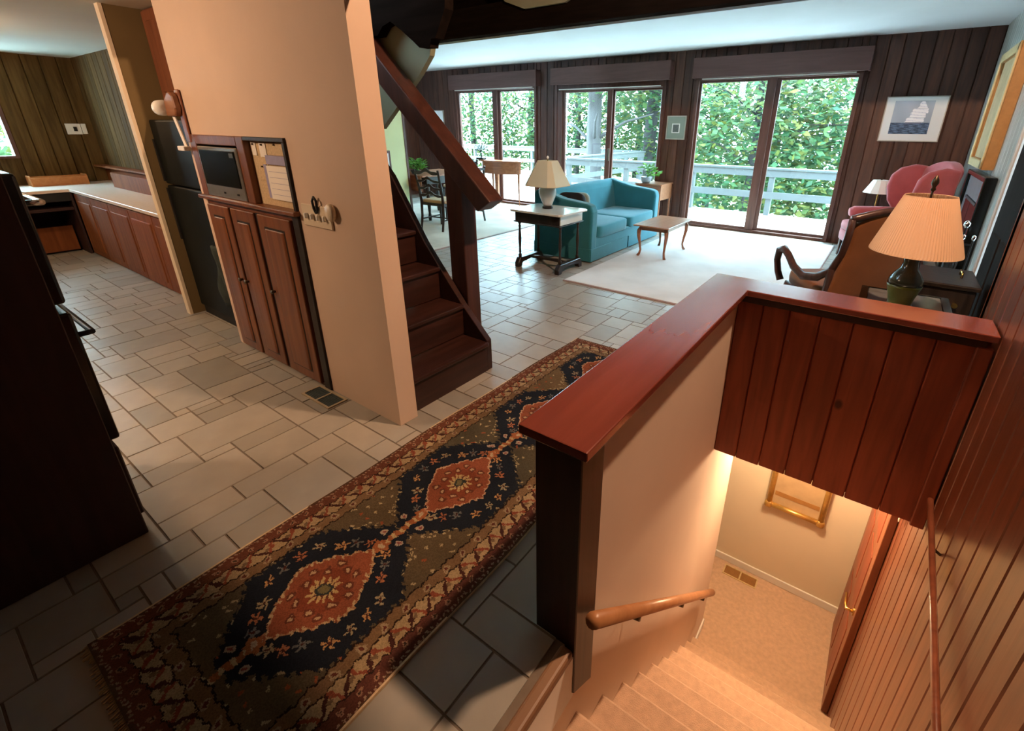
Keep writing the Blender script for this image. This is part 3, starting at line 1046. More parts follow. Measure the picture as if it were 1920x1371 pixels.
    dd = (d - 8.3) / 2.4
    put((d < 10.9) & (np.abs(dd - (e * 4 - 1.0)) < 0.42) & (e < 0.5), (0.05, 0.018, 0.014))
    put((d < 10.9) & (np.abs(dd + (e * 4 - 3.0)) < 0.36) & (e >= 0.5), (0.20, 0.055, 0.03))
    put((d < 10.9) & (np.hypot((e - 0.5) * 7, d - 8.3) < 0.9), (0.14, 0.09, 0.05))
    put(d < 6.0, (0.025, 0.014, 0.010))
    put(d < 5.6, (0.118, 0.042, 0.024))
    put((d < 5.6) & (np.mod(s + v * 0.0, 1) >= 0) & (s > Wd / 2) & side, (0.095, 0.034, 0.024))  # right border stripe darker: half wall's shadow put into the colour
    cm = np.mod(t + 2, 5.2) - 2.6
    put((np.hypot(cm, d - 3.6) < 0.95), (0.28, 0.15, 0.09))
    put((np.hypot(cm, d - 3.6) < 0.45), (0.05, 0.03, 0.02))
    put((d < 1.7) & (d > 0.9) & (np.mod(t, 1.6) < 0.8), (0.30, 0.20, 0.13))
    put(d < 0.9, (0.085, 0.045, 0.025))
    # worn knots
    col *= rng.uniform(0.78, 1.18, s.shape)[..., None]
    lf = 0.92 + 0.12 * np.sin(s * 0.21 + np.sin(v * 0.13) * 2) * np.sin(v * 0.17)
    col *= lf[..., None]
    return np.clip(col * 0.95, 0, 1)


def colour_grid(name, x0, x1, y0, y1, z, cols, mat, parent, plane='xy', thick=0.006, wave=None):
    nv, nu = cols.shape[:2]
    us, vs_ = np.linspace(0, 1, nu + 1), np.linspace(0, 1, nv + 1)
    U, V_ = np.meshgrid(us, vs_)
    A, B = x0 + U * (x1 - x0), y0 + V_ * (y1 - y0)
    Z = np.full_like(A, z)
    if wave is not None:
        A, B, Z = wave(A, B, Z)
    if plane == 'xy':
        P = np.stack([A, B, Z], -1)
    elif plane == 'xz':
        P = np.stack([A, Z, B], -1)
    else:
        P = np.stack([Z, A, B], -1)
    P = P.reshape(-1, 3) * S
    idx = np.arange((nu + 1) * (nv + 1)).reshape(nv + 1, nu + 1)
    Fc = np.stack([idx[:-1, :-1], idx[:-1, 1:], idx[1:, 1:], idx[1:, :-1]], -1).reshape(-1, 4)
    me = bpy.data.meshes.new(name)
    me.vertices.add(len(P))
    me.vertices.foreach_set('co', P.astype(np.float32).ravel())
    me.loops.add(Fc.size)
    me.loops.foreach_set('vertex_index', Fc.astype(np.int32).ravel())
    me.polygons.add(len(Fc))
    me.polygons.foreach_set('loop_start', np.arange(0, Fc.size, 4, dtype=np.int32))
    me.polygons.foreach_set('loop_total', np.full(len(Fc), 4, dtype=np.int32))
    me.update(calc_edges=True)
    at = me.attributes.new('pattern', 'FLOAT_COLOR', 'FACE')
    rgba = np.concatenate([cols.reshape(-1, 3), np.ones((nu * nv, 1))], -1)
    at.data.foreach_set('color', rgba.astype(np.float32).ravel())
    me.materials.append(MATS[mat])
    o = bpy.data.objects.new(name, me)
    C.objects.link(o)
    o.parent = parent
    return o


run = thing('runner_rug', 'long oriental runner rug with dark medallions and rust lozenges', 'rug', (0, 0, 0))


def wavy(A, B, Z):
    A2 = A + 0.006 * np.sin(B * 3.1) + 0.004 * np.sin(B * 7.7 + 1)
    return A2, B, Z + 0.0015 * np.sin(A * 9) * np.sin(B * 5)


colour_grid('woven_pile', RX0, RX1, RY0, RY1, 0.010, runner_colours(236, 790), 'runner_weave', run, wave=wavy)
mb = MB()
nn = 40
for i in range(nn):
    y = RY0 + (RY1 - RY0) * i / nn
    y2 = RY0 + (RY1 - RY0) * (i + 1) / nn
    for xx, dd in ((RX0, 0.004), (RX1 - 0.004, 0.0)):
        w = lambda q: 0.006 * math.sin(q * 3.1) + 0.004 * math.sin(q * 7.7 + 1)
        xa, xb = xx + w(y), xx + w(y2)
        mb.add([(xa - 0.001, y, 0), (xa + 0.005, y, 0), (xb + 0.005, y2, 0), (xb - 0.001, y2, 0), (xa - 0.001, y, 0.010), (xa + 0.005, y, 0.010), (xb + 0.005, y2, 0.010), (xb - 0.001, y2, 0.010)],
               [(0, 3, 2, 1), (4, 5, 6, 7), (0, 1, 5, 4), (1, 2, 6, 5), (2, 3, 7, 6), (3, 0, 4, 7)])
tag(mb.build('selvedge', 'cork', run), kind='stuff')
mb = MB()
for i in range(150):
    xx = RX0 + (RX1 - RX0) * (i + 0.5) / 150
    ln = random.uniform(0.008, 0.022)
    mb.tube([(xx, RY0 + 0.002, 0.006), (xx + random.uniform(-0.004, 0.004), RY0 - ln, 0.002)], 0.0016, 4)
tag(mb.build('fringe', 'cork', run), kind='stuff')

# ================================================================== RUGS
t = thing('living_rug', 'large cream rug in front of the teal sofa', 'rug', (0, 0, 0))
MB().box(-2.45, -0.41, 3.69, 7.05, 0.0, 0.010).build('rug_border', 'rug_edge', t)
MB().box(-2.44, -0.42, 3.705, 7.04, 0.010, 0.014).build('pile', 'rug_cream', t, bevel=0.003)
t = thing('dining_rug', 'beige rug under the dining table and chairs', 'rug', (0, 0, 0))
MB().box(-7.5, -4.37, 3.72, 6.85, 0.0, 0.008).build('rug_border', 'rug_edge', t)
MB().box(-7.48, -4.39, 3.74, 6.83, 0.008, 0.012).build('pile', 'rug_dining', t, bevel=0.003)

# ================================================================== KITCHEN
# tall oven cabinet at the left edge
t = thing('oven_cabinet', 'tall dark oven cabinet standing at the left edge', 'cabinet', (-1.965, 0.0, 0))
bx('side_panel', 'oven_side', -0.03, 0.0, -1.25, 0.228, 0.0, 1.75, t, 0.003)
bx('body', 'oven_side', -0.64, -0.03, -1.25, 0.215, 0.06, 1.75, t)
bx('toe_kick', 'black_matte', -0.64, -0.03, -1.25, 0.18, 0.0, 0.06, t)
for z0, z1 in ((0.40, 0.86), (0.89, 1.27)):
    dr = bx('oven_door', 'black_gloss', -0.62, -0.012, 0.215, 0.255, z0, z1, t, 0.008, 2)
    zz = z1 - 0.085
    MB().tube([(-0.56, 0.255, zz), (-0.56, 0.290, zz), (-0.05, 0.290, zz), (-0.05, 0.255, zz)], 0.009, 8).build('door_handle', 'chrome' if z0 > 0.5 else 'iron', dr, True)
bx('drawer_front', 'oven_side', -0.62, -0.012, 0.215, 0.240, 0.08, 0.37, t, 0.004)
# base cabinets on the back run
xs = [-7.38, -6.80, -6.22, -5.64, -5.06, -4.40]
names = ['rust wood base cabinet in the dark kitchen corner', 'rust wood base cabinet second from the kitchen corner', 'rust wood base cabinet in the middle of the kitchen run',
         'rust wood base cabinet second from the cream partition', 'rust wood base cabinet next to the cream partition']
for i in range(5):
    a, b_ = xs[i], xs[i + 1]
    t = thing('base_cabinet', names[i], 'cabinet', (a, 1.326, 0), 0, 'kitchen base cabinets')
    w = b_ - a
    bx('body', 'cabinet_wood', 0.002, w - 0.002, 0.018, 0.55, 0.05, 0.69, t)
    bx('toe_kick', 'black_matte', 0.002, w - 0.002, 0.05, 0.55, 0, 0.05, t)
    for k in range(1):
        c0, c1 = 0.006, w - 0.006
        d = bx('door', 'cabinet_wood', c0, c1, 0.0, 0.018, 0.012, 0.675, t, 0.004)
        bx('door_panel', 'cabinet_wood', c0 + 0.05, c1 - 0.05, -0.008, 0.004, 0.075, 0.605, d, 0.006)
# left run
t = thing('corner_desk', 'open dark shelf unit under the far kitchen counter', 'shelf', (-8.2, 0.3, 0))
bx('back_panel', 'oven_side', 0.02, 0.05, 0, 1.02, 0, 0.69, t)
bx('shelf_board', 'oven_side', 0.05, 0.78, 0, 1.02, 0.50, 0.53, t)
bx('side_board', 'oven_side', 0.05, 0.80, 1.0, 1.02, 0, 0.69, t)
bx('side_board', 'oven_side', 0.05, 0.80, 0.0, 0.02, 0, 0.69, t)
bx('apron', 'black_matte', 0.77, 0.80, 0.02, 1.0, 0.60, 0.69, t)
bx('low_door', 'cabinet_wood', 0.50, 0.52, 0.30, 0.98, 0.02, 0.30, t, 0.004)
mb = MB().prism([(-8.21, 0.3), (-7.385, 0.3), (-7.385, 1.306), (-4.39, 1.306), (-4.39, 1.875), (-8.21, 1.875)], 'z', 0.692, 0.724)
tag(mb.build('countertop', 'counter', bevel=0.004), 'pale L-shaped kitchen countertop', 'countertop')
t = thing('wall_ledge', 'narrow wooden ledge above the kitchen counter', 'shelf', (-6.2, 1.86, 0.90))
bx('ledge_board', 'cabinet_wood', -2.0, 1.8, -0.11, 0.0, 0.0, 0.02, t, 0.003)
bx('ledge_back', 'cabinet_wood', -2.0, 1.8, -0.012, 0.0, -0.17, 0.0, t)
tag(bx('counter_box', 'cabinet_wood', -7.25, -5.4, 1.66, 1.845, 0.7245, 0.885, None, 0.004), 'low rust wood box standing on the counter under the ledge', 'box')
t = thing('wooden_tray', 'orange wooden tray on the far kitchen counter', 'tray', (-8.02, 1.36, 0.7245))
bx('tray_floor', 'orange_wood', -0.12, 0.12, -0.24, 0.24, 0.0, 0.012, t)
bx('tray_side', 'orange_wood', 0.105, 0.12, -0.24, 0.24, 0.012, 0.095, t, 0.003)
bx('tray_side', 'orange_wood', -0.12, -0.105, -0.24, 0.24, 0.012, 0.095, t, 0.003)
bx('tray_end', 'orange_wood', -0.105, 0.105, -0.24, -0.225, 0.012, 0.11, t, 0.003)
bx('tray_end', 'orange_wood', -0.105, 0.105, 0.225, 0.24, 0.012, 0.11, t, 0.003)
t = thing('kitchen_switch', 'white double switch plate on the far kitchen wall', 'switch', (-8.199, 1.70, 1.33))
bx('plate', 'white_paint', 0.0, 0.012, -0.085, 0.05, -0.06, 0.06, t, 0.003)
bx('toggle', 'black_matte', 0.012, 0.02, -0.02, 0.01, -0.025, 0.025, t)
bx('timer_box', 'white_paint', 0.0, 0.03, 0.055, 0.095, -0.055, 0.06, t, 0.003)
# fridge
t = thing('refrigerator', 'black refrigerator between the cream partition and the pantry', 'fridge', (-4.30, 1.275, 0))
bx('body', 'black_matte', 0.0, 0.80, 0.05, 0.56, 0.03, 1.42, t, 0.006)
d = bx('freezer_door', 'fridge_black', 0.0, 0.80, 0.0, 0.048, 1.0, 1.425, t, 0.012, 3)
bx('door_grip', 'black_matte', 0.004, 0.03, -0.010, 0.0, 1.02, 1.30, d)
d = bx('fridge_door', 'fridge_black', 0.0, 0.80, 0.0, 0.048, 0.07, 0.99, t, 0.012, 3)
bx('door_grip', 'black_matte', 0.004, 0.03, -0.010, 0.0, 0.60, 0.97, d)
bx('kick_grille', 'black_matte', 0.0, 0.80, 0.02, 0.06, 0.0, 0.06, t)
t = thing('upper_cabinet', 'orange brown cabinet above the refrigerator', 'cabinet', (-4.325, 1.42, 1.53))
bx('body', 'door_wood', 0.0, 0.855, 0.0, 0.44, 0.0, 0.565, t)
for k in range(2):
    d = bx('door', 'door_wood', 0.01 + 0.42 * k, 0.42 + 0.42 * k, -0.016, 0.0, 0.01, 0.555, t, 0.004)
    bx('door_panel', 'door_wood', 0.07 + 0.42 * k, 0.36 + 0.42 * k, -0.024, -0.014, 0.07, 0.495, d, 0.005)
# hanging dark towel
mb = MB()
rows = []
for j in range(13):
    z = 0.64 - 0.036 * j
    wv_ = 0.030 + 0.020 * math.sin(j * 0.9) + 0.004 * j
    rows.append((z, wv_))
v, f = [], []
for z, w in rows:
    for k in range(9):
        a = k / 8
        v.append((-3.615 + (a - 0.5) * (0.06 + w) * 1.6 + 0.05 * (0.64 - z), 1.235 + 0.012 * math.sin(a * 9 + z * 14), z))
    for k in range(9):
        a = 1 - k / 8
        v.append((-3.615 + (a - 0.5) * (0.06 + w) * 1.6 + 0.05 * (0.64 - z), 1.252 + 0.012 * math.sin(a * 9 + z * 14), z))
for j in range(len(rows) - 1):
    for k in range(18):
        f.append((j * 18 + k, j * 18 + (k + 1) % 18, (j + 1) * 18 + (k + 1) % 18, (j + 1) * 18 + k))
f.append(tuple(range(17, -1, -1)))
f.append(tuple(range(12 * 18, 13 * 18)))
tag(mesh_obj('hanging_towel', v, f, 'towel_black', None, True), 'dark towel hanging between the fridge and the pantry', 'towel')

# paper towel holder on the wall edge
t = thing('paper_towel_holder', 'wooden paper towel holder on the wall above the fridge edge', 'holder', (-3.475, YP - 0.004, 1.28))
bx('back_board', 'door_wood', 0.03, 0.085, -0.012, 0.0, 0.02, 0.30, t, 0.004)
MB().prism([(-0.06, 0.16), (0.06, 0.16), (0.085, 0.20), (0.075, 0.27), (0.03, 0.29), (-0.05, 0.25)], 'y', -0.045, -0.012).build('arm', 'cherry', t, bevel=0.006)
rl = MB().lathe([(0.012, -0.03), (0.042, -0.03), (0.042, 0.03), (0.012, 0.03)], (0, 0, 0), 20).build('paper_roll', 'white_paint', t, True)
rl.rotation_euler = (0, math.pi / 2, 0)
rl.location = (-0.085 * S, -0.05 * S, 0.205 * S)
MB().prism([(-0.035, 0.17), (0.0, 0.17), (0.07, 0.0), (0.035, 0.0)], 'y', -0.030, -0.024).build('paper_sheet', 'paper', t)
bx('lower_arm', 'white_paint', -0.02, 0.07, -0.05, -0.012, -0.025, 0.0, t, 0.003)

# pantry
t = thing('pantry_cabinet', 'built-in brown pantry with three narrow panelled doors', 'cabinet', (-3.41, YP, 0))
bx('face_frame', 'pantry_wood', 0.0, 1.0, 0.004, 0.05, 0.0, 0.985, t)
bx('side_stile', 'pantry_dark', 1.0, 1.06, -0.012, 0.05, 0.0, 0.99, t, 0.003)
edges = [(0.025, 0.295), (0.325, 0.60), (0.64, 0.975)]
for i, (a, b_) in enumerate(edges):
    d = bx('door', 'pantry_wood', a, b_, -0.018, 0.004, 0.02, 0.955, t, 0.004)
    bx('panel_recess', 'pantry_dark', a + 0.062, b_ - 0.062, -0.0185, -0.017, 0.075, 0.895, d)
    MB().prism([(a + 0.068, -0.018), (a + 0.082, -0.027), (b_ - 0.082, -0.027), (b_ - 0.068, -0.018)], 'z', 0.085, 0.885).build('raised_panel', 'pantry_wood', d, bevel=0.004)
    if i < 2:
        bx('dark_gap', 'pantry_dark', b_ + 0.002, edges[i + 1][0] - 0.002, -0.006, 0.006, 0.02, 0.955, t)
    xk = b_ - 0.022 if i == 0 else (a + 0.024)
    zk = 0.52
    MB().tube([(xk, -0.018, zk), (xk, -0.040, zk)], [0.006, 0.013], 8).build('door_knob', 'bronze', d, True)
bx('ledge', 'pantry_wood', -0.03, 1.07, -0.035, 0.05, 0.985, 1.008, t, 0.006, 2)
bx('niche_back', 'pantry_dark', 0.02, 0.64, 0.050, 0.058, 1.008, 1.34, t)
for a, b_, c, d in ((0.0, 0.075, 1.008, 1.345), (0.575, 0.655, 1.008, 1.345), (0.075, 0.575, 1.295, 1.345), (0.655, 1.06, 1.325, 1.345), (1.035, 1.06, 1.008, 1.325)):
    bx('upper_frame', 'pantry_wood' if b_ < 1.0 else 'pantry_dark', a, b_, -0.012, 0.05, c, d, t, 0.003)
t = thing('microwave', 'stainless microwave with dark glass door in the pantry niche', 'microwave', (-3.325, YP + 0.02, 1.0095))
bx('case', 'black_matte', 0.0, 0.48, -0.015, 0.028, 0.0, 0.275, t)
bx('front_frame', 'stainless', 0.0, 0.48, -0.035, -0.015, 0.0, 0.275, t, 0.004)
bx('glass_door', 'black_gloss', 0.022, 0.455, -0.040, -0.034, 0.066, 0.258, t, 0.003)
bx('button', 'black_matte', 0.225, 0.243, -0.039, -0.034, 0.026, 0.036, t)
bx('button', 'black_matte', 0.385, 0.405, -0.039, -0.034, 0.026, 0.036, t)
bx('display', 'vent_dark', 0.40, 0.448, -0.042, -0.039, 0.225, 0.248, t)
t = tag(bx('bulletin_board', 'cork', -2.752, -2.378, YP + 0.02, YP + 0.048, 1.009, 1.324), 'cork bulletin board beside the microwave', 'board')
notes = [(-2.735, -2.690, 1.255, 1.318, 'paper', 'small white note at the top left of the cork board'), (-2.655, -2.590, 1.250, 1.318, 'paper', 'square white note near the top of the cork board'),
         (-2.715, -2.60, 1.135, 1.215, 'cork', 'tan card pinned at the left of the cork board'), (-2.575, -2.42, 1.262, 1.318, 'cork', 'tan card with a pin at the top right of the cork board')]
for a, b_, c, d, mt, lb in notes:
    t = thing('pinned_note', lb, 'note', ((a + b_) / 2, YP + 0.0195, c), 0, 'notes on the cork board')
    bx('sheet', mt, -(b_ - a) / 2, (b_ - a) / 2, -0.003, 0.0, 0, d - c, t)
    bx('pin', 'bronze', -0.004, 0.004, -0.010, -0.003, (d - c) * 0.8, (d - c) * 0.8 + 0.008, t)
t = thing('wall_calendar', 'lined calendar with blue header hanging on the cork board', 'calendar', (-2.51, YP + 0.0165, 1.045))
bx('page', 'paper', -0.10, 0.115, -0.006, 0.0, 0.0, 0.165, t)
bx('blue_header', 'paper_blue', -0.09, 0.10, -0.006, 0.0, 0.172, 0.215, t)
bx('blue_edge', 'paper_blue', -0.125, -0.10, -0.006, 0.0, 0.005, 0.17, t)
for k in range(5):
    bx('ruled_line', 'paper_blue', -0.08, 0.10, -0.0068, -0.006, 0.025 + 0.028 * k, 0.0265 + 0.028 * k, t)
# switch plate + hook items
t = thing('light_switch', 'ivory four-switch wall plate right of the pantry', 'switch', (-2.185, YP, 1.0))
bx('plate', 'plate_ivory', -0.12, 0.125, -0.010, 0.0, -0.05, 0.055, t, 0.004)
for k in range(4):
    bx('toggle', 'white_paint', -0.082 + 0.052 * k, -0.066 + 0.052 * k, -0.026, -0.010, -0.012, 0.014, t, 0.003)
t = thing('key_clip', 'black key clip hanging on the switch plate', 'clip', (-2.165, YP - 0.0105, 1.02))
MB().tube([(0.0, -0.006, 0.0), (-0.014, -0.006, 0.02), (-0.018, -0.006, 0.055), (0.0, -0.006, 0.075), (0.014, -0.006, 0.06), (0.016, -0.006, 0.02), (0.0, -0.006, 0.0)], 0.0055, 6).build('ring', 'black_matte', t, True)
t = tag(MB().lathe([(0.0, -0.012), (0.028, -0.012), (0.032, -0.004), (0.032, 0.004), (0.028, 0.012), (0, 0.012)], (0, 0, 0), 18, 1, 1.25).build('wall_disc', 'plate_ivory', None, True), 'round ivory disc at the right end of the switch plate', 'dial')  # plain round disc at the plate's right end
t.rotation_euler = (math.pi / 2, 0, 0)
t.location = (-2.045 * S, (YP - 0.016) * S, 1.035 * S)


def register(name, label, x0, x1, y0, y1, z, mat, cat='vent', well='vent_dark'):
    t = thing(name, label, cat, (x0, y0, z))
    w, h = x1 - x0, y1 - y0
    mb = MB().box(0, w, 0, 0.012, 0, 0.006).box(0, w, h - 0.012, h, 0, 0.006).box(0, 0.012, 0.012, h - 0.012, 0, 0.006).box(w - 0.012, w, 0.012, h - 0.012, 0, 0.006)
    mb.box(w / 2 - 0.006, w / 2 + 0.006, 0.012, h - 0.012, 0, 0.006)
    mb.build('frame', mat, t)
    bx('dark_well', well, 0.012, w - 0.012, 0.012, h - 0.012, 0, 0.0015, t)
    n = 9
    for k in range(n):
        yy = 0.014 + (h - 0.028) * (k + 0.5) / n
        bx('slat', well, 0.012, w - 0.012, yy - 0.002, yy + 0.002, 0.0015, 0.005, t)


register('floor_register', 'dark floor register in the tiles below the pantry', -2.455, -2.19, 1.065, 1.18, 0.0, 'vent_metal')
register('floor_register', 'brass coloured register in the lower hall carpet', -0.48, -0.185, 3.46, 3.575, ZL, 'gold_paint', well='gold_side')

# ================================================================== STAIRWELL DETAILS
t = thing('stair_handrail', 'round oak handrail on the peach stair wall', 'handrail', (-0.41, 0.80, 0.13))
P0, P1 = Vector((0, 0, 0)), Vector((0, 1.87, -1.88))
MB().tube([P0, P1], 0.023, 12).build('rail', 'rail_wood', t, True)
for fr in (0.20, 0.55, 0.85):
    p = P0.lerp(P1, fr)
    MB().tube([(p.x, p.y, p.z - 0.02), (p.x, p.y, p.z - 0.055), (p.x - 0.058, p.y, p.z - 0.07)], 0.008, 6).build('bracket', 'bronze', t, True)
t = thing('wall_rail', 'slim wooden rail on the brown board wall beside the stairs', 'handrail', (0.425, 2.12, 0.0))
MB().tube([(0, 0, 0), (0, -0.95, -0.085), (0, -1.75, -0.16)], 0.011, 10).build('rail', 'panel_stair', t, True)
for yy in (-0.25, -1.0, -1.6):
    MB().tube([(0, yy, yy * 0.09 - 0.01), (0.034, yy, yy * 0.09 - 0.03)], 0.006, 6).build('bracket', 'bronze', t)
t = thing('coat_hook', 'small pale hook on the board wall below the header', 'hook', (0.437, 2.60, -0.46))
bx('plate', 'plate_ivory', -0.006, 0.0, -0.012, 0.012, -0.05, 0.05, t, 0.002)
MB().tube([(-0.006, 0, 0.0), (-0.03, 0, -0.01), (-0.035, 0, 0.02)], 0.005, 6).build('prong', 'black_matte', t, True)
# lower hall door, open against the board wall
t = thing('hall_door', 'red brown panelled door standing open at the foot of the stairs', 'door', (0.448, 2.74, ZL + 0.01))
bx('leaf', 'door_wood', -0.030, 0.010, 0.0, 0.76, 0.0, 1.92, t, 0.003)
for a, b_ in ((0.10, 0.34), (0.42, 0.66)):
    for c, d in ((0.12, 0.72), (0.86, 1.36), (1.48, 1.80)):
        bx('door_panel', 'header_board', -0.034, -0.028, a, b_, c, d, t, 0.004)
MB().tube([(-0.03, 0.07, 0.92), (-0.075, 0.07, 0.92), (-0.08, 0.10, 0.92), (-0.08, 0.20, 0.915)], [0.012, 0.010, 0.009, 0.008], 8).build('lever_handle', 'brass', t, True)
MB().tube([(-0.03, 0.07, 0.92), (-0.038, 0.07, 0.92)], 0.026, 14).build('rose', 'brass', t)
# gilt frame on the lower wall
t = thing('gilt_picture', 'gilt bamboo-style framed picture on the lower hall wall', 'picture', (-0.05, 3.62, -1.52))
hw_, hh = 0.195, 0.62
for a, b_ in (((-hw_, 0), (-hw_, hh)), ((hw_, 0), (hw_, hh)), ((-hw_, 0), (hw_, 0)), ((-hw_, hh), (hw_, hh))):
    MB().tube([(a[0], -0.045, a[1]), (b_[0], -0.045, b_[1])], 0.022, 10).build('frame_rail', 'gold', t, True)
for a in ((-hw_, 0), (hw_, 0), (-hw_, hh), (hw_, hh)):
    MB().pillow((a[0], -0.05, a[1]), (0.033, 0.022, 0.033), 0.7, 10, 8).build('corner_boss', 'gold', t, True)
bx('picture_panel', 'canvas_tan', -hw_, hw_, -0.03, -0.004, 0.0, hh, t)
bx('shadow_band', 'gold_side', -hw_ + 0.03, hw_ - 0.03, -0.033, -0.03, 0.10, 0.14, t)  # dark strip standing in for a soft shadow on the picture

# ================================================================== LIVING ROOM
# ---- sofa (faces +X), origin at its centre on the floor
t = thing('sofa', 'teal two-cushion sofa with sloping arms by the windows', 'sofa', (-2.955, 5.32, 0))
MB().box(-0.36, 0.385, -0.90, 0.90, 0.13, 0.27).build('base', 'teal', t, bevel=0.015, seg=2)
sk = MB()
for a, b_ in ((-0.915, -0.01), (0.01, 0.915)):
    sk.prism([(0.388, a), (0.402, a), (0.402, b_), (0.388, b_)], 'z', 0.012, 0.155)
sk.box(-0.39, 0.39, -0.918, -0.905, 0.012, 0.155)
sk.box(-0.39, 0.39, 0.905, 0.918, 0.012, 0.155)
sk.build('skirt', 'teal', t, bevel=0.004)
for y0, y1 in ((-0.775, -0.01), (0.01, 0.775)):
    MB().pillow((0.09, (y0 + y1) / 2, 0.315), (0.315, (y1 - y0) / 2, 0.075), 0.22, 28, 12).build('seat_cushion', 'teal', t, True)
MB().prism([(-0.39, 0.10), (-0.15, 0.10), (-0.20, 0.35), (-0.255, 0.66), (-0.285, 0.735), (-0.33, 0.755), (-0.375, 0.735), (-0.395, 0.66)], 'y', -0.80, 0.80).build('backrest', 'teal', t, bevel=0.03, seg=3)
for y0, y1 in ((-0.915, -0.775), (0.775, 0.915)):
    MB().prism([(-0.395, 0.12), (0.39, 0.12), (0.395, 0.56), (0.375, 0.625), (0.30, 0.645), (0.0, 0.675), (-0.25, 0.735), (-0.33, 0.755), (-0.385, 0.735)], 'y', y0, y1).build('arm', 'teal', t, bevel=0.035, seg=3)
for a in (-0.33, 0.33):
    for b_ in (-0.84, 0.84):
        bx('foot', 'black_matte', a - 0.03, a + 0.03, b_ - 0.03, b_ + 0.03, 0.0, 0.13, t)
o = tag(MB().pillow((0, 0, 0), (0.17, 0.075, 0.16), 0.5, 20, 12).build('throw_pillow', 'black_cloth', None, True), 'black throw pillow leaning on the near sofa arm', 'pillow')
o.location = (-3.00 * S, 4.665 * S, 0.555 * S)
o.rotation_euler = (math.radians(-18), 0, math.radians(12))
t = thing('striped_pillow', 'dark striped pillow behind the black sofa pillow', 'pillow', (-3.03, 4.86, 0.545), math.radians(30))
MB().pillow((0, 0, 0), (0.15, 0.06, 0.15), 0.5, 18, 10).build('cover', 'mat_sage', t, True)
for k in range(3):
    MB().pillow((-0.07 + 0.07 * k, 0, 0), (0.012, 0.063, 0.135), 0.6, 10, 8).build('stripe', 'mat_white', t, True)

# ---- end table with grey jar lamp
t = thing('end_table', 'dark turned-leg end table with pale top beside the sofa', 'table', (-2.865, 4.03, 0))
MB().prism([(-0.33, -0.23), (-0.30, -0.26), (0.30, -0.26), (0.33, -0.23), (0.33, 0.23), (0.30, 0.26), (-0.30, 0.26), (-0.33, 0.23)], 'z', 0.598, 0.620).build('top', 'table_white', t, bevel=0.005, seg=2)
bx('apron', 'dark_chair', -0.28, 0.28, -0.215, 0.215, 0.50, 0.598, t, 0.004)
bx('apron_end', 'table_white', 0.28, 0.287, -0.205, 0.205, 0.505, 0.595, t)
bx('apron_lip', 'dark_chair', -0.292, 0.292, -0.227, 0.227, 0.488, 0.502, t, 0.004)
for a in (-0.26, 0.26):
    for b_ in (-0.165, 0.165):
        pr_ = [(0.018, 0.10), (0.018, 0.13), (0.010, 0.14), (0.014, 0.16), (0.011, 0.20), (0.017, 0.30), (0.011, 0.42), (0.014, 0.44), (0.009, 0.455), (0.017, 0.47), (0.017, 0.49)]
        MB().lathe(pr_, (a, b_, 0), 10).build('leg', 'dark_chair', t, True)
    MB().prism([(-0.225, 0), (-0.17, 0), (-0.15, 0.045), (0.0, 0.06), (0.15, 0.045), (0.17, 0), (0.225, 0), (0.225, 0.05), (0.19, 0.10), (-0.19, 0.10), (-0.225, 0.05)], 'x', a - 0.028, a + 0.028).build('trestle_foot', 'dark_chair', t, bevel=0.005)
MB().tube([(-0.26, 0, 0.075), (-0.12, 0, 0.085), (0, 0, 0.08), (0.12, 0, 0.085), (0.26, 0, 0.075)], [0.015, 0.02, 0.014, 0.02, 0.015], 8).build('stretcher', 'dark_chair', t, True)
t = thing('jar_lamp', 'grey ceramic jar lamp with cream panelled shade on the end table', 'lamp', (-2.895, 4.05, 0.62))
MB().lathe([(0.055, 0), (0.055, 0.02), (0.045, 0.026)], (0, 0, 0), 20).build('foot', 'black_matte', t)
MB().lathe([(0.044, 0.026), (0.052, 0.05), (0.082, 0.12), (0.092, 0.16), (0.088, 0.20), (0.06, 0.232), (0.036, 0.245), (0.036, 0.258)], (0, 0, 0), 24).build('jar', 'ceramic_grey', t, True)
sh_ = MB().lathe([(0.255, 0.232), (0.253, 0.24), (0.175, 0.385), (0.105, 0.480), (0.103, 0.485)], (0, 0, 0), 4, 1, 1, math.pi / 4)
sh_ = MB()
prof = [(0.195, 0.232), (0.150, 0.335), (0.085, 0.478)]
v, f = [], []
for r, z in prof:
    c = r * 0.32
    for sx_, sy_ in ((1, 1), (-1, 1), (-1, -1), (1, -1)):
        a = [(sx_ * r, sy_ * (r - c)), (sx_ * (r - c), sy_ * r)]
        if sx_ * sy_ < 0:
            a = a[::-1]
        v += [(p[0], p[1], z) for p in a]
for j in range(2):
    for k in range(8):
        f.append((j * 8 + k, j * 8 + (k + 1) % 8, (j + 1) * 8 + (k + 1) % 8, (j + 1) * 8 + k))
sh_.add(v, f)
so = sh_.build('shade', 'cream_shade', t)
sm = so.modifiers.new('thickness', 'SOLIDIFY')
sm.thickness = 0.004
MB().tube([(0, 0, 0.258), (0, 0, 0.49)], 0.006, 6).build('stem', 'brass', t)
MB().lathe([(0.006, 0.49), (0.013, 0.498), (0.014, 0.51), (0.006, 0.522), (0, 0.524)], (0, 0, 0), 10).build('finial', 'white_paint', t, True)

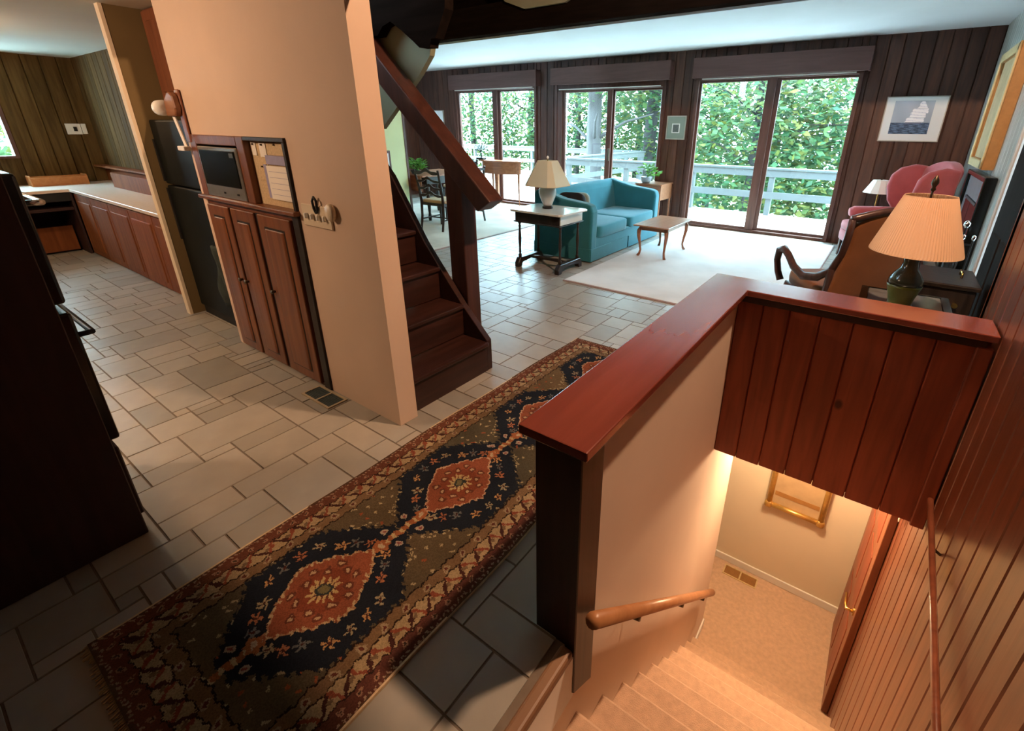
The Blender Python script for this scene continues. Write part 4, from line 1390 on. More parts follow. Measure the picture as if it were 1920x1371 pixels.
# ---- coffee table
t = thing('coffee_table', 'small brown coffee table with curved legs on the cream rug', 'table', (-2.10, 5.32, 0.014))
MB().box(-0.215, 0.215, -0.39, 0.39, 0.358, 0.374).build('top', 'table_wood', t, bevel=0.005, seg=2)
MB().box(-0.165, 0.165, -0.315, 0.315, 0.305, 0.358).build('apron', 'cherry', t, bevel=0.004)
for sx_ in (-1, 1):
    for sy_ in (-1, 1):
        p = [(0.145, 0.29, 0.345), (0.168, 0.318, 0.30), (0.168, 0.318, 0.24), (0.155, 0.302, 0.15), (0.146, 0.292, 0.07), (0.155, 0.302, 0.025), (0.168, 0.316, 0.0)]
        MB().tube([(a * sx_, b_ * sy_, c) for a, b_, c in p], [0.026, 0.025, 0.021, 0.015, 0.012, 0.014, 0.017], 8).build('leg', 'cherry', t, True)

# ---- small chest and plant between the doors
t = thing('bedside_chest', 'small wooden two-drawer chest behind the sofa arm', 'chest', (-2.99, 6.98, 0))
bx('body', 'cherry', -0.21, 0.20, -0.17, 0.27, 0.40, 0.615, t, 0.004)
bx('top', 'cherry', -0.225, 0.215, -0.185, 0.28, 0.615, 0.635, t, 0.005)
for z0 in (0.412, 0.512):
    d = bx('drawer', 'cherry', -0.195, 0.185, -0.182, -0.17, z0, z0 + 0.09, t, 0.004)
    for a in (-0.09, 0.10):
        MB().tube([(a, -0.182, z0 + 0.045), (a, -0.20, z0 + 0.045)], [0.005, 0.011], 8).build('knob', 'brass', d)
for a in (-0.19, 0.18):
    for b_ in (-0.15, 0.25):
        MB().tube([(a, b_, 0.40), (a, b_, 0.0)], [0.018, 0.011], 6).build('leg', 'cherry', t)


def leafy(t, n, c, rad, size, mat, name='foliage', seed=1, droop=0.3):
    r2 = random.Random(seed)
    mb = MB()
    st_ = MB()
    for i in range(n):
        a, e = r2.uniform(0, 6.283), r2.uniform(-0.2, 1.45)
        rr_ = r2.uniform(0.45, 1.0)
        p = Vector((c[0] + rad[0] * rr_ * math.cos(a) * math.cos(e), c[1] + rad[1] * rr_ * math.sin(a) * math.cos(e), c[2] + rad[2] * rr_ * math.sin(e)))
        d = Vector((math.cos(a), math.sin(a), r2.uniform(-droop, 0.5))).normalized()
        sd = d.cross(Vector((0, 0, 1))).normalized()
        s = size * r2.uniform(0.7, 1.25)
        nz_ = sd.cross(d) * (0.18 * s)
        mb.add([p - d * s * 0.2, p + sd * s * 0.38 + d * s * 0.3 - nz_, p + d * s * 0.95, p - sd * s * 0.38 + d * s * 0.3 - nz_, p + d * s * 0.35 + nz_ * 0.6],
               [(0, 1, 4), (1, 2, 4), (2, 3, 4), (3, 0, 4)])
        if i % 3 == 0:
            st_.tube([(c[0], c[1], c[2] - rad[2] * 0.25), tuple(p)], 0.0035, 4)
    mb.build(name, mat, t)
    st_.build('stems', mat, t)


t = thing('potted_plant', 'green leafy plant in grey pot on the small chest', 'plant', (-3.08, 6.90, 0.635))
MB().lathe([(0.05, 0), (0.075, 0.03), (0.092, 0.09), (0.086, 0.095), (0.07, 0.085)], (0, 0, 0), 20).build('pot', 'pot_grey', t, True)
MB().lathe([(0.072, 0.084), (0, 0.086)], (0, 0, 0), 16).build('soil', 'soil', t)
leafy(t, 60, (0.02, 0, 0.13), (0.17, 0.15, 0.16), 0.075, 'plant_leaf', seed=4)

# ---- pictures on the window wall
YF = YW - 0.001


def picture(name, label, x0, x1, z0, z1, frame, mat, fw=0.014):
    t = thing(name, label, 'picture', ((x0 + x1) / 2, YF, z0))
    w, h = (x1 - x0) / 2, z1 - z0
    mb = MB().box(-w, w, -0.028, 0, 0, fw).box(-w, w, -0.028, 0, h - fw, h).box(-w, -w + fw, -0.028, 0, fw, h - fw).box(w - fw, w, -0.028, 0, fw, h - fw)
    mb.build('frame', frame, t)
    bx('mat_board', mat, -w + fw, w - fw, -0.018, -0.002, fw, h - fw, t)
    return t, w, h


t, w, h = picture('small_picture', 'small grey picture with sage mat hung between the glass doors', -2.985, -2.685, 1.262, 1.595, 'frame_silver', 'mat_sage')
bx('inner_mat', 'mat_white', -0.065, 0.06, -0.021, -0.018, 0.09, 0.225, t)
bx('print', 'print_grey', -0.048, 0.043, -0.023, -0.021, 0.105, 0.21, t)
t, w, h = picture('sailboat_picture', 'framed sailboat picture with white mat on the window wall', -0.242, 0.352, 1.298, 1.79, 'frame_silver', 'mat_white', 0.010)


def sail_cols(nu=110, nv=90):
    u, v = np.meshgrid((np.arange(nu) + 0.5) / nu, (np.arange(nv) + 0.5) / nv)
    col = np.zeros(u.shape + (3,))
    sky = np.array([0.34, 0.39, 0.47]) * (1 - v[..., None]) + np.array([0.44, 0.49, 0.57]) * v[..., None]
    col[:] = sky * (1 + 0.05 * np.sin(u * 9 + v * 5))[..., None]
    rng = np.random.default_rng(2)
    sea = v < 0.34
    wv_ = np.sin(u * 22 + np.sin(v * 40) * 1.6) * np.sin(v * 55 + u * 6)
    seac = np.array([0.085, 0.125, 0.20])[None, None] * (1 + 0.6 * wv_ + 0.3 * rng.standard_normal(u.shape))[..., None]
    col[sea] = np.clip(seac, 0.02, 1)[sea]
    lean = 0.22 * (v - 0.34)
    for (b, tp, l, r) in ((0.35, 0.49, 0.33, 0.84), (0.495, 0.62, 0.40, 0.85), (0.625, 0.77, 0.42, 0.88), (0.775, 0.98, 0.55, 0.84)):
        m_ = (v > b) & (v < tp)
        k = (v - b) / (tp - b)
        lo = l + 0.08 * k + 0.02 * np.sin(k * 6) + lean * 0.4
        hi = r - 0.02 * k - (0.10 * k if b > 0.7 else 0) + lean * 0.2
        s_ = m_ & (u > lo) & (u < hi)
        col[s_] = np.array([0.93, 0.95, 1.0])
        col[s_ & (np.sin(u * 9 + v * 70) > 0.9)] = np.array([0.60, 0.64, 0.78])
    col[(v > 0.315) & (v < 0.355) & (u > 0.38) & (u < 0.78)] = np.array([0.16, 0.17, 0.25])
    return np.clip(col, 0, 1)


colour_grid('print', -0.205, 0.175, 0.085, 0.445, -0.0195, sail_cols(), 'printed', t, plane='xz')
t, w, h = picture('white_picture', 'white matted picture on the dark wall behind the stair rail', -8.38, -7.85, 1.24, 1.72, 'frame_silver', 'mat_white')
bx('print', 'canvas_tan', -0.13, 0.13, -0.020, -0.018, 0.13, 0.35, t)
t = thing('dining_picture', 'dark framed picture on the pale green wall', 'picture', (-6.0, 4.30, 0.64))
bx('frame', 'panel', 0.0, 0.025, -0.22, 0.18, 0.0, 0.44, t, 0.003)
bx('mat_board', 'mat_white', 0.025, 0.028, -0.18, 0.145, 0.035, 0.405, t)
t = thing('wall_outlet', 'dark wall outlet on the panelling right of the sofa', 'outlet', (-2.835, YW - 0.001, 0.36))
bx('plate', 'black_matte', -0.025, 0.025, -0.008, 0, -0.04, 0.04, t, 0.003)
bx('socket', 'bronze', -0.010, 0.010, -0.010, -0.008, 0.008, 0.026, t)
bx('socket', 'bronze', -0.010, 0.010, -0.010, -0.008, -0.026, -0.008, t)

# ---- half-round table with bonsai
t = thing('half_round_table', 'tall half-round cherry table in front of the left door', 'table', (-6.22, 7.10, 0))


def half(r, n=16, ry=0.30):
    return [(r * math.cos(math.pi + math.pi * k / n), ry * math.sin(math.pi + math.pi * k / n) + 0.08) for k in range(n + 1)]


MB().prism(half(0.54), 'z', 0.80, 0.825).build('top', 'cherry', t, bevel=0.004)
MB().prism(half(0.47, ry=0.25), 'z', 0.585, 0.80).build('apron', 'cherry', t)
for a, b_ in ((-0.44, 0.045), (0.44, 0.045), (-0.02, -0.155)):
    MB().tube([(a, b_, 0.60), (a, b_, 0.35), (a * 1.02, b_, 0.0)], [0.026, 0.018, 0.009], 4).build('leg', 'cherry', t)
bx('back_leg', 'cherry', -0.14, -0.06, 0.02, 0.06, 0.0, 0.60, t)
t = thing('bonsai', 'little bonsai in a dark dish on the half-round table', 'plant', (-6.60, 7.02, 0.8255))
MB().prism([(-0.09, -0.05), (0.09, -0.05), (0.09, 0.05), (-0.09, 0.05)], 'z', 0.0, 0.035).build('dish', 'black_matte', t, bevel=0.006)
MB().tube([(0, 0, 0.03), (0.02, 0, 0.09), (-0.02, 0.01, 0.15), (0.03, 0, 0.22)], [0.014, 0.011, 0.009, 0.005], 6).build('trunk', 'bark', t, True)
MB().tube([(-0.01, 0.0, 0.13), (-0.09, 0, 0.20)], 0.005, 5).build('branch', 'bark', t)
leafy(t, 90, (0.0, 0, 0.18), (0.16, 0.08, 0.13), 0.028, 'bonsai_leaf', seed=9)

# ---- dining set
t = thing('dining_table', 'drop-leaf wooden dining table behind the ribbon-back chair', 'table', (-6.22, 5.42, 0.012))
MB().box(-0.42, 0.42, -0.55, 0.55, 0.675, 0.70).build('top', 'table_wood', t, bevel=0.006, seg=2)
for y0, y1 in ((-0.565, -0.548), (0.548, 0.565)):
    bx('drop_leaf', 'cherry', -0.40, 0.40, y0, y1, 0.47, 0.695, t, 0.004)
bx('apron', 'dark_chair', -0.36, 0.36, -0.42, 0.42, 0.56, 0.675, t)
for a in (-0.32, 0.32):
    for b_ in (-0.38, 0.38):
        MB().lathe([(0.022, 0), (0.028, 0.06), (0.02, 0.12), (0.032, 0.30), (0.022, 0.42), (0.035, 0.46), (0.035, 0.56)], (a, b_, 0), 10).build('leg', 'dark_chair', t, True)


def ribbon_chair(label, loc, rz):
    """front faces +Y, back at y = -0.2"""
    t = thing('dining_chair', label, 'chair', loc, rz, 'dining chairs')
    MB().pillow((0, 0.02, 0.40), (0.225, 0.205, 0.028), 0.3, 20, 8).build('seat', 'canvas_tan', t, True)
    bx('seat_rail', 'dark_chair', -0.215, 0.215, -0.19, 0.215, 0.345, 0.385, t, 0.004)
    for sx_ in (-1, 1):
        MB().tube([(sx_ * 0.20, -0.24, 0.0), (sx_ * 0.20, -0.20, 0.20), (sx_ * 0.20, -0.19, 0.40), (sx_ * 0.205, -0.21, 0.60), (sx_ * 0.215, -0.27, 0.84)], [0.016, 0.019, 0.021, 0.018, 0.015], 6).build('back_post', 'dark_chair', t)
        MB().tube([(sx_ * 0.205, 0.20, 0.0), (sx_ * 0.205, 0.20, 0.36)], [0.018, 0.022], 4).build('leg', 'dark_chair', t)
        MB().tube([(sx_ * 0.20, -0.22, 0.15), (sx_ * 0.205, 0.20, 0.15)], 0.011, 6).build('side_stretcher', 'dark_chair', t)
    MB().tube([(-0.2, -0.02, 0.15), (0.2, -0.02, 0.15)], 0.010, 6).build('cross_stretcher', 'dark_chair', t)
    for k, z in enumerate((0.50, 0.60, 0.70, 0.81)):
        yb = -0.195 - 0.08 * (z - 0.45) / 0.4
        up, dn = [], []
        n_ = 16
        h_ = 0.030 if k < 3 else 0.042
        for i in range(n_ + 1):
            u = -1 + 2 * i / n_
            bow = 0.022 * math.cos(u * math.pi * 1.0) + 0.010 * math.cos(u * 2 * math.pi)
            up.append((u * 0.205, z + bow + h_ / 2 + 0.006 * math.cos(u * 3 * math.pi)))
            dn.append((u * 0.205, z + bow * 0.9 - h_ / 2))
        v, f = [], []
        for i in range(n_ + 1):
            for yy in (yb - 0.009, yb + 0.009):
                v += [(up[i][0], yy, up[i][1]), (dn[i][0], yy, dn[i][1])]
        for i in range(n_):
            a, b_ = i * 4, (i + 1) * 4
            f += [(a, a + 1, b_ + 1, b_), (a + 2, b_ + 2, b_ + 3, a + 3), (a, b_, b_ + 2, a + 2), (a + 1, a + 3, b_ + 3, b_ + 1)]
        mesh_obj('back_slat', v, f, 'dark_chair', t)
    return t


ribbon_chair('dark ribbon-back dining chair nearest the stairs, its back turned to us', (-5.30, 4.76, 0.012), math.radians(6))
ribbon_chair('dark dining chair glimpsed between the newel post and handrail', (-5.46, 5.38, 0.012), math.radians(84))
ribbon_chair('dark dining chair at the far side of the dining table', (-6.45, 6.25, 0.012), math.radians(178))
t = thing('table_plant', 'light green bushy plant on the dining table', 'plant', (-6.16, 5.05, 0.713))
MB().lathe([(0.05, 0), (0.07, 0.05), (0.068, 0.055), (0.06, 0.05)], (0, 0, 0), 14).build('pot', 'black_matte', t, True)
leafy(t, 130, (0.02, 0, 0.10), (0.19, 0.16, 0.13), 0.065, 'plant_leaf', seed=12)

# ---- wing chair
t = thing('wing_chair', 'rose pink wing chair in the corner by the right door', 'chair', (0.12, 6.50, 0.0), math.radians(112))
MB().pillow((0, 0.06, 0.275), (0.30, 0.38, 0.085), 0.25, 24, 12).build('seat_base', 'pink', t, True)
MB().pillow((0, 0.09, 0.385), (0.245, 0.37, 0.060), 0.3, 24, 12).build('seat_cushion', 'pink', t, True)


def curved_panel(name, xs_, zprof, y_of, th, mat, parent, nz_=14, x_of=lambda x, z: x):
    v, f = [], []
    nx = len(xs_)
    for side in (0, 1):
        for j in range(nz_ + 1):
            for i, x in enumerate(xs_):
                z0, z1 = zprof(x)
                z = z0 + (z1 - z0) * j / nz_
                v.append((x_of(x, z), y_of(x, z) - side * th, z))
    n0 = nx * (nz_ + 1)
    for j in range(nz_):
        for i in range(nx - 1):
            a = j * nx + i
            f.append((a, a + nx, a + nx + 1, a + 1))
            f.append((n0 + a, n0 + a + 1, n0 + a + nx + 1, n0 + a + nx))
    for i in range(nx - 1):
        f.append((i, i + 1, n0 + i + 1, n0 + i))
        a = nz_ * nx + i
        f.append((a, n0 + a, n0 + a + 1, a + 1))
    for j in range(nz_):
        a = j * nx
        f.append((a, n0 + a, n0 + a + nx, a + nx))
        a = j * nx + nx - 1
        f.append((a, a + nx, n0 + a + nx, n0 + a))
    o = mesh_obj(name, v, f, mat, parent, True, 0.018, 3)
    return o


xs_ = [-0.30 + 0.60 * i / 20 for i in range(21)]
curved_panel('backrest', xs_, lambda x: (0.30, 1.02 + 0.10 * math.cos(x / 0.30 * math.pi / 2) ** 0.7), lambda x, z: -0.20 - 0.18 * (z - 0.3) + 0.35 * abs(x) ** 2, 0.10, 'pink', t)
for sx_ in (-1, 1):
    # wing: outline in local y-z, swept across x
    out = [(-0.34, 0.52), (-0.10, 0.55), (-0.02, 0.66), (0.02, 0.82), (0.0, 0.95), (-0.08, 1.03), (-0.22, 1.07), (-0.36, 1.05)]
    MB().prism(out, 'x', sx_ * 0.315 - 0.035, sx_ * 0.315 + 0.035).build('wing', 'pink', t, True, bevel=0.03, seg=3)
    MB().prism([(-0.32, 0.20), (0.32, 0.20), (0.32, 0.49), (-0.32, 0.52)], 'x', sx_ * 0.30 - 0.035, sx_ * 0.30 + 0.035).build('arm_panel', 'pink', t, bevel=0.02, seg=2)
    MB().tube([(sx_ * 0.305, -0.28, 0.54), (sx_ * 0.31, 0.0, 0.53), (sx_ * 0.315, 0.30, 0.515), (sx_ * 0.315, 0.345, 0.51)], [0.055, 0.06, 0.066, 0.045], 14).build('arm_roll', 'pink', t, True)
    bx('front_leg', 'victorian_wood', sx_ * 0.255 - 0.022, sx_ * 0.255 + 0.022, 0.36, 0.404, 0.0, 0.20, t, 0.004)
    MB().tube([(sx_ * 0.25, -0.24, 0.22), (sx_ * 0.25, -0.30, 0.0)], [0.024, 0.017], 4).build('back_leg', 'victorian_wood', t)
    bx('side_stretcher', 'victorian_wood', sx_ * 0.255 - 0.010, sx_ * 0.255 + 0.010, -0.26, 0.37, 0.085, 0.115, t)
bx('cross_stretcher', 'victorian_wood', -0.25, 0.25, 0.06, 0.08, 0.088, 0.112, t)

# ---- little white lamp behind it
t = thing('floor_lamp', 'slim floor lamp with white cone shade behind the wing chair', 'lamp', (-0.085, 7.02, 0))
MB().lathe([(0.12, 0), (0.12, 0.012), (0.03, 0.03)], (0, 0, 0), 20).build('base', 'brass', t, True)
MB().tube([(0, 0, 0.02), (0, 0, 0.84)], 0.008, 8).build('pole', 'brass', t)
MB().lathe([(0.165, 0.715), (0.085, 0.865)], (0, 0, 0), 12).build('shade', 'white_shade', t)
MB().lathe([(0.010, 0.86), (0.010, 0.885), (0, 0.89)], (0, 0, 0), 8).build('finial', 'bronze', t)

# ---- Victorian armchair seen from behind
t = thing('victorian_armchair', 'rust upholstered armchair with carved dark frame behind the cap', 'chair', (-0.115, 3.71, 0.014), math.radians(36))
xs_ = [-0.25 + 0.50 * i / 20 for i in range(21)]


def bz(x):
    a = abs(x) / 0.25
    return (0.40, 0.90 + 0.055 * math.cos(a * math.pi / 2) - (0.04 * a ** 6))


curved_panel('back_upholstery', xs_, bz, lambda x, z: -0.24 - 0.12 * (z - 0.4) + 0.5 * x * x, 0.07, 'rust', t, x_of=lambda x, z: x * (0.93 + 0.55 * max(0, 0.72 - z)))
frame = []
for i in range(25):
    x = -0.262 + 0.524 * i / 24
    frame.append((x, -0.30 - 0.12 * 0.52 + 0.5 * x * x, 0.905 + 0.058 * math.cos(min(1, abs(x) / 0.262) * math.pi / 2)))
MB().tube(frame, 0.022, 8).build('crest_rail', 'victorian_wood', t, True)
for sx_ in (-1, 1):
    p = [(0.262, -0.335, 0.905), (0.248, -0.31, 0.80), (0.245, -0.285, 0.68), (0.268, -0.255, 0.57), (0.298, -0.17, 0.50), (0.33, -0.06, 0.475), (0.345, 0.05, 0.51), (0.352, 0.13, 0.57), (0.355, 0.20, 0.60), (0.355, 0.26, 0.575), (0.352, 0.275, 0.50), (0.345, 0.25, 0.42), (0.33, 0.22, 0.36)]
    MB().tube([(a * sx_, b_, c) for a, b_, c in p], [0.020, 0.021, 0.022, 0.024, 0.028, 0.028, 0.026, 0.025, 0.026, 0.026, 0.024, 0.024, 0.026], 10).build('arm', 'victorian_wood', t, True)
    MB().tube([(sx_ * 0.25, 0.24, 0.33), (sx_ * 0.262, 0.27, 0.22), (sx_ * 0.245, 0.25, 0.08), (sx_ * 0.262, 0.275, 0.0)], [0.03, 0.026, 0.015, 0.018], 8).build('leg', 'victorian_wood', t, True)
    MB().tube([(sx_ * 0.24, -0.22, 0.36), (sx_ * 0.24, -0.28, 0.0)], [0.024, 0.016], 8).build('back_leg', 'victorian_wood', t)
    MB().tube([(sx_ * 0.272, -0.26, 0.58), (sx_ * 0.262, -0.24, 0.36)], [0.022, 0.026], 8).build('back_stile', 'victorian_wood', t)
MB().pillow((0, 0.02, 0.385), (0.27, 0.265, 0.055), 0.3, 22, 10).build('seat', 'rust', t, True)
bx('seat_rail', 'victorian_wood', -0.27, 0.27, -0.23, 0.27, 0.28, 0.345, t, 0.01, 2)

# ---- lamp table and green lamp
t = thing('lamp_table', 'black side table with grey top behind the red panel', 'table', (0.205, 2.985, 0))
bx('top', 'table_grey', -0.17, 0.17, -0.25, 0.25, 0.528, 0.545, t, 0.004)
mb = MB().box(0.17, 0.205, -0.265, 0.265, 0.50, 0.548).box(-0.205, -0.17, -0.265, 0.265, 0.50, 0.548).box(-0.17, 0.17, -0.265, -0.25, 0.50, 0.548).box(-0.17, 0.17, 0.25, 0.265, 0.50, 0.548)
mb.build('rim', 'black_gloss', t)
for a in (-0.18, 0.18):
    for b_ in (-0.23, 0.23):
        bx('leg', 'black_gloss', a - 0.018, a + 0.018, b_ - 0.018, b_ + 0.018, 0, 0.50, t, 0.003)
bx('lower_shelf', 'black_gloss', -0.18, 0.18, -0.23, 0.23, 0.14, 0.16, t)
t = thing('green_lamp', 'green pottery lamp with big peach pleated shade', 'lamp', (0.180, 2.94, 0.545))
MB().lathe([(0.055, 0), (0.058, 0.012), (0.052, 0.02), (0.060, 0.06), (0.075, 0.11), (0.078, 0.125)], (0, 0, 0), 28).build('belly', 'ceramic_olive', t, True)
MB().lathe([(0.078, 0.125), (0.074, 0.155), (0.058, 0.185), (0.038, 0.21), (0.033, 0.245), (0.036, 0.265), (0.02, 0.272)], (0, 0, 0), 28).build('shoulder', 'ceramic_green', t, True)
v, f = [], []
n_ = 180
for j, (r, z) in enumerate([(0.198, 0.295), (0.196, 0.302), (0.108, 0.565), (0.106, 0.572)]):
    for k in range(n_):
        a = 2 * math.pi * k / n_
        q = r + (0.0016 if k % 2 else -0.0016) * (1 if 0 < j < 3 else 0)
        v.append((q * math.cos(a), q * math.sin(a), z))
for j in range(3):
    for k in range(n_):
        f.append((j * n_ + k, j * n_ + (k + 1) % n_, (j + 1) * n_ + (k + 1) % n_, (j + 1) * n_ + k))
so = mesh_obj('pleated_shade', v, f, 'peach_shade', t)
sm = so.modifiers.new('thickness', 'SOLIDIFY')
sm.thickness = 0.003
MB().tube([(0, 0, 0.27), (0, 0, 0.60)], 0.005, 6).build('harp_rod', 'bronze', t)
MB().tube([(-0.105, 0, 0.548), (0.105, 0, 0.548)], 0.003, 5).build('spider', 'bronze', t)
MB().lathe([(0.004, 0.59), (0.012, 0.60), (0.007, 0.612), (0.016, 0.63), (0.014, 0.645), (0.004, 0.665), (0, 0.668)], (0, 0, 0), 10).build('finial', 'bronze', t, True)

# ---- hearth side: fireplace, tools, chest, gilt painting
t = thing('fireplace', 'black fireplace with slate surround on the right wall', 'fireplace', (XR2 - 0.001, 4.88, 0))
mb = MB().box(-0.05, 0, 0, 0.16, 0, 0.88).box(-0.05, 0, 0.90, 1.06, 0, 0.88).box(-0.05, 0, 0, 1.06, 0.88, 1.05)
mb.build('slate_surround', 'slate', t)
mb = MB().box(-0.075, 0, -0.05, 0.0, 0, 1.09).box(-0.075, 0, 1.06, 1.11, 0, 1.09).box(-0.075, 0, 0.0, 1.06, 1.05, 1.09)
mb.build('outer_frame', 'black_gloss', t, bevel=0.006)
bx('firebox', 'black_matte', -0.030, -0.002, 0.16, 0.90, 0.0, 0.88, t)
bx('screen_rail', 'iron', -0.06, -0.045, 0.16, 0.90, 0.855, 0.875, t)
for k in range(2):
    bx('screen_door', 'black_gloss', -0.052, -0.034, 0.17 + 0.365 * k, 0.525 + 0.365 * k, 0.02, 0.85, t, 0.004)
t = thing('fire_tools', 'black iron fire tool stand beside the hearth', 'tool stand', (0.545, 4.62, 0))
MB().lathe([(0.085, 0), (0.085, 0.015), (0.02, 0.03)], (0, 0, 0), 16).build('base', 'iron', t)
MB().tube([(0, 0, 0.02), (0, 0, 0.74)], 0.008, 8).build('stem', 'iron', t)
MB().lathe([(0.008, 0.74), (0.022, 0.76), (0.022, 0.78), (0, 0.80)], (0, 0, 0), 12).build('finial', 'chrome', t, True)
MB().tube([(-0.07, 0, 0.62), (0.07, 0, 0.62)], 0.006, 6).build('crossbar', 'iron', t)
for k, a in enumerate((-0.06, 0.0, 0.06)):
    tl = MB().tube([(a, -0.025, 0.66), (a, -0.025, 0.10)], 0.006, 6).build('tool', 'iron', t)
    MB().lathe([(0.006, 0.655), (0.013, 0.67), (0.013, 0.69), (0, 0.70)], (a, -0.025, 0), 8).build('tool_knob', 'chrome', tl, True)
    MB().box(a - 0.028, a + 0.028, -0.03, -0.02, 0.04, 0.12).build('tool_head', 'iron', tl)
t = thing('hearth_chest', 'dark wooden chest with brass knobs beyond the lamp table', 'chest', (0.46, 4.02, 0))
bx('body', 'dark_chair', -0.22, 0.14, -0.26, 0.20, 0.05, 0.48, t, 0.006)
bx('lid', 'dark_chair', -0.235, 0.155, -0.275, 0.215, 0.48, 0.51, t, 0.008, 2)
for a in (-0.12, 0.05):
    MB().tube([(a, -0.26, 0.38), (a, -0.29, 0.38)], [0.008, 0.017], 10).build('knob', 'brass', t)
MB().tube([(0.07, -0.05, 0.51), (0.07, -0.05, 0.54), (0.07, 0.05, 0.54), (0.07, 0.05, 0.51)], 0.007, 8).build('lid_handle', 'brass', t, True)
for a in (-0.19, 0.11):
    for b_ in (-0.23, 0.17):
        bx('foot', 'dark_chair', a - 0.025, a + 0.025, b_ - 0.025, b_ + 0.025, 0, 0.05, t)
t = thing('gilt_painting', 'large gilt-framed painting on the right living room wall', 'painting', (XR2 - 0.001, 5.64, 1.125))
W_, H_ = 0.45, 0.92
fw = 0.075
for a, b_, c, d in ((-W_, W_, 0, fw), (-W_, W_, H_ - fw, H_), (-W_, -W_ + fw, fw, H_ - fw), (W_ - fw, W_, fw, H_ - fw)):
    bx('frame_core', 'gold_side', -0.075, 0, a, b_, c, d, t)
for (a, b_, c, d) in ((-W_, W_, 0, fw), (-W_, W_, H_ - fw, H_), (-W_, -W_ + fw, 0, H_), (W_ - fw, W_, 0, H_)):
    bx('gilt_moulding', 'gold_paint', -0.092, -0.075, a + 0.004, b_ - 0.004, c + 0.004, d - 0.004, t, 0.012, 2)
bx('canvas', 'canvas_tan', -0.06, -0.02, -W_ + fw, W_ - fw, fw, H_ - fw, t)

# ================================================================== OUTDOORS
mb = MB()
mb.box(-16.5, 3.5, YW + 0.14, 9.50, -0.16, -0.075)
mb.box(-16.5, -6.2, 9.50, 14.2, -0.16, -0.075)
deck = struct(mb.build('deck', 'deck_wood'), 'pale sunlit deck outside the glass doors')
for k in range(19):
    y0 = YW + 0.145 + 0.1085 * k
    bx('plank', 'deck_wood', -8.6, 3.4, y0, y0 + 0.102, -0.075, -0.045, deck, 0.003)
mb = MB()
for k in range(43):
    y0 = 9.53 + 0.108 * k
    mb.box(-16.4, -6.25, y0, y0 + 0.102, -0.075, -0.045)
for k in range(19):
    y0 = YW + 0.145 + 0.1085 * k
    mb.box(-16.4, -8.62, y0, y0 + 0.102, -0.075, -0.045)
tag(mb.build('plank_field', 'deck_wood', deck), kind='stuff')


def railing(label, p, q, nposts):
    t = thing('deck_railing', label, 'railing', (p[0], p[1], -0.045), math.atan2(q[1] - p[1], q[0] - p[0]))
    L_ = math.hypot(q[0] - p[0], q[1] - p[1])
    for k in range(nposts):
        x = L_ * k / (nposts - 1)
        bx('post', 'rail_paint', x - 0.045, x + 0.045, -0.045, 0.045, 0, 0.80, t)
    bx('top_rail', 'rail_paint', -0.06, L_ + 0.06, -0.085, 0.085, 0.80, 0.835, t, 0.004)
    bx('upper_board', 'rail_paint', -0.03, L_ + 0.03, -0.065, -0.045, 0.68, 0.795, t)
    bx('lower_board', 'rail_paint', -0.03, L_ + 0.03, -0.065, -0.045, 0.30, 0.42, t)


railing('pale deck railing seen through the right glass door', (-6.1, 9.38), (2.6, 9.38), 7)
railing('pale deck railing running away behind the sofa lamp', (-6.35, 9.55), (-6.35, 13.8), 5)
railing('far pale railing at the end of the long deck', (-16.3, 14.05), (-6.55, 14.05), 8)
struct(bx('ground', 'ground', -60, 40, YW + 0.3, 70, -3.2, -3.1), 'wooded ground below the deck')

rr = random.Random(21)


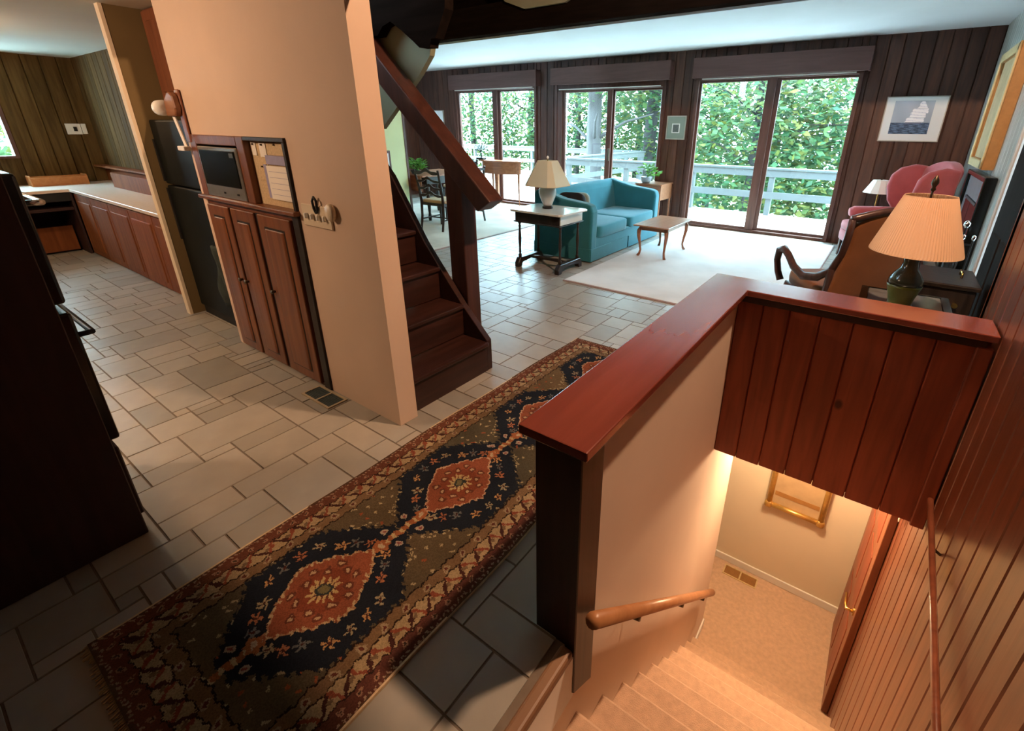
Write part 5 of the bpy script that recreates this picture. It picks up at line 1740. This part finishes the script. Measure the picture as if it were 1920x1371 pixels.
def tree(label, x, y, r, h, crown, seed, nl, trunk=True, lean=0.0):
    t = thing('forest_tree', label, 'tree', (x, y, -3.1), 0, 'trees beyond the deck')
    r2 = random.Random(seed)
    if trunk:
        p = [(lean * k / 6 + r2.uniform(-0.05, 0.05), 0, h * k / 6) for k in range(7)]
        MB().tube(p, [r * (1.25 if k == 0 else 1 - 0.07 * k) for k in range(7)], 12).build('trunk', 'bark', t, True)
        mb = MB()
        for k in range(7):
            z = r2.uniform(0.45, 0.95) * h
            a = r2.uniform(0, 6.28)
            mb.tube([(lean * z / h, 0, z), (lean * z / h + math.cos(a) * 0.9, math.sin(a) * 0.9, z + 0.5), (lean * z / h + math.cos(a) * 1.7, math.sin(a) * 1.6, z + 0.7)], [r * 0.22, r * 0.13, r * 0.05], 6)
        mb.build('branches', 'bark', t, True)
    v, f = [], []
    for i in range(nl):
        c, e = crown
        while True:
            u = [r2.uniform(-1, 1) for _ in range(3)]
            if sum(q * q for q in u) < 1:
                break
        p = Vector((c[0] + u[0] * e[0], c[1] + u[1] * e[1], c[2] + u[2] * e[2]))
        d = Vector((r2.uniform(-1, 1), r2.uniform(-1, 1), r2.uniform(-0.6, 0.2))).normalized()
        s_ = d.cross(Vector((r2.uniform(-0.4, 0.4), r2.uniform(-0.9, -0.1), 1))).normalized()
        s = r2.uniform(0.10, 0.21)
        k = len(v)
        v += [tuple(p - d * s * 0.5), tuple(p + s_ * s * 0.36), tuple(p + d * s * 0.6), tuple(p - s_ * s * 0.36)]
        f.append((k, k + 1, k + 2, k + 3))
    tag(mesh_obj('leaves', v, f, 'leaves', t), kind='stuff')


tree('thick pale trunk standing behind the middle glass door', -7.35, 12.6, 0.27, 9, ((0.2, 0.6, 6.6), (2.2, 2.0, 1.7)), 1, 3600)
tree('dark trunk at the right of the middle glass door', -6.6, 14.9, 0.25, 9, ((0.4, 0.5, 5.6), (2.2, 2.0, 2.4)), 2, 5760)
tree('leafy tree filling the left half of the right glass door', -2.9, 12.6, 0.10, 7, ((0, 0, 3.8), (1.9, 1.3, 2.9)), 3, 6240)
tree('leafy tree filling the right half of the right glass door', -0.9, 13.4, 0.10, 7, ((0, 0, 3.9), (2.0, 1.4, 2.9)), 4, 6240)
tree('leafy tree at the right edge of the deck view', 1.6, 13.0, 0.12, 7, ((0, 0, 3.6), (1.8, 1.5, 3.0)), 5, 4320)
tree('leafy tree behind the left glass door, left half', -16.2, 16.8, 0.16, 9, ((0, 0, 4.6), (2.6, 1.8, 3.4)), 6, 7680)
tree('leafy tree behind the left glass door, right half', -13.0, 17.0, 0.16, 9, ((0, 0, 4.6), (2.6, 1.8, 3.4)), 7, 7680)
tree('leafy tree between the left and middle glass doors', -10.3, 16.4, 0.14, 9, ((0, 0, 4.5), (2.3, 1.8, 3.3)), 8, 6720)
tree('leafy tree behind the thick pale trunk', -8.6, 18.2, 0.14, 9, ((0, 0, 4.6), (2.4, 1.8, 3.4)), 9, 6240)
tree('leafy tree far behind the sofa plant', -5.3, 17.2, 0.14, 9, ((0, 0, 4.8), (2.4, 1.8, 3.4)), 10, 6240)
tree('distant leafy tree behind the small grey picture', -3.6, 18.5, 0.14, 9, ((0, 0, 5.0), (2.4, 1.8, 3.6)), 11, 5280)
tree('distant leafy tree behind the right glass door', -1.4, 19.0, 0.14, 9, ((0, 0, 5.0), (2.6, 1.8, 3.6)), 12, 5280)
tree('tree outside the small kitchen window', -12.5, 1.2, 0.14, 8, ((0, 0, 4.6), (1.6, 2.0, 2.2)), 13, 3600)
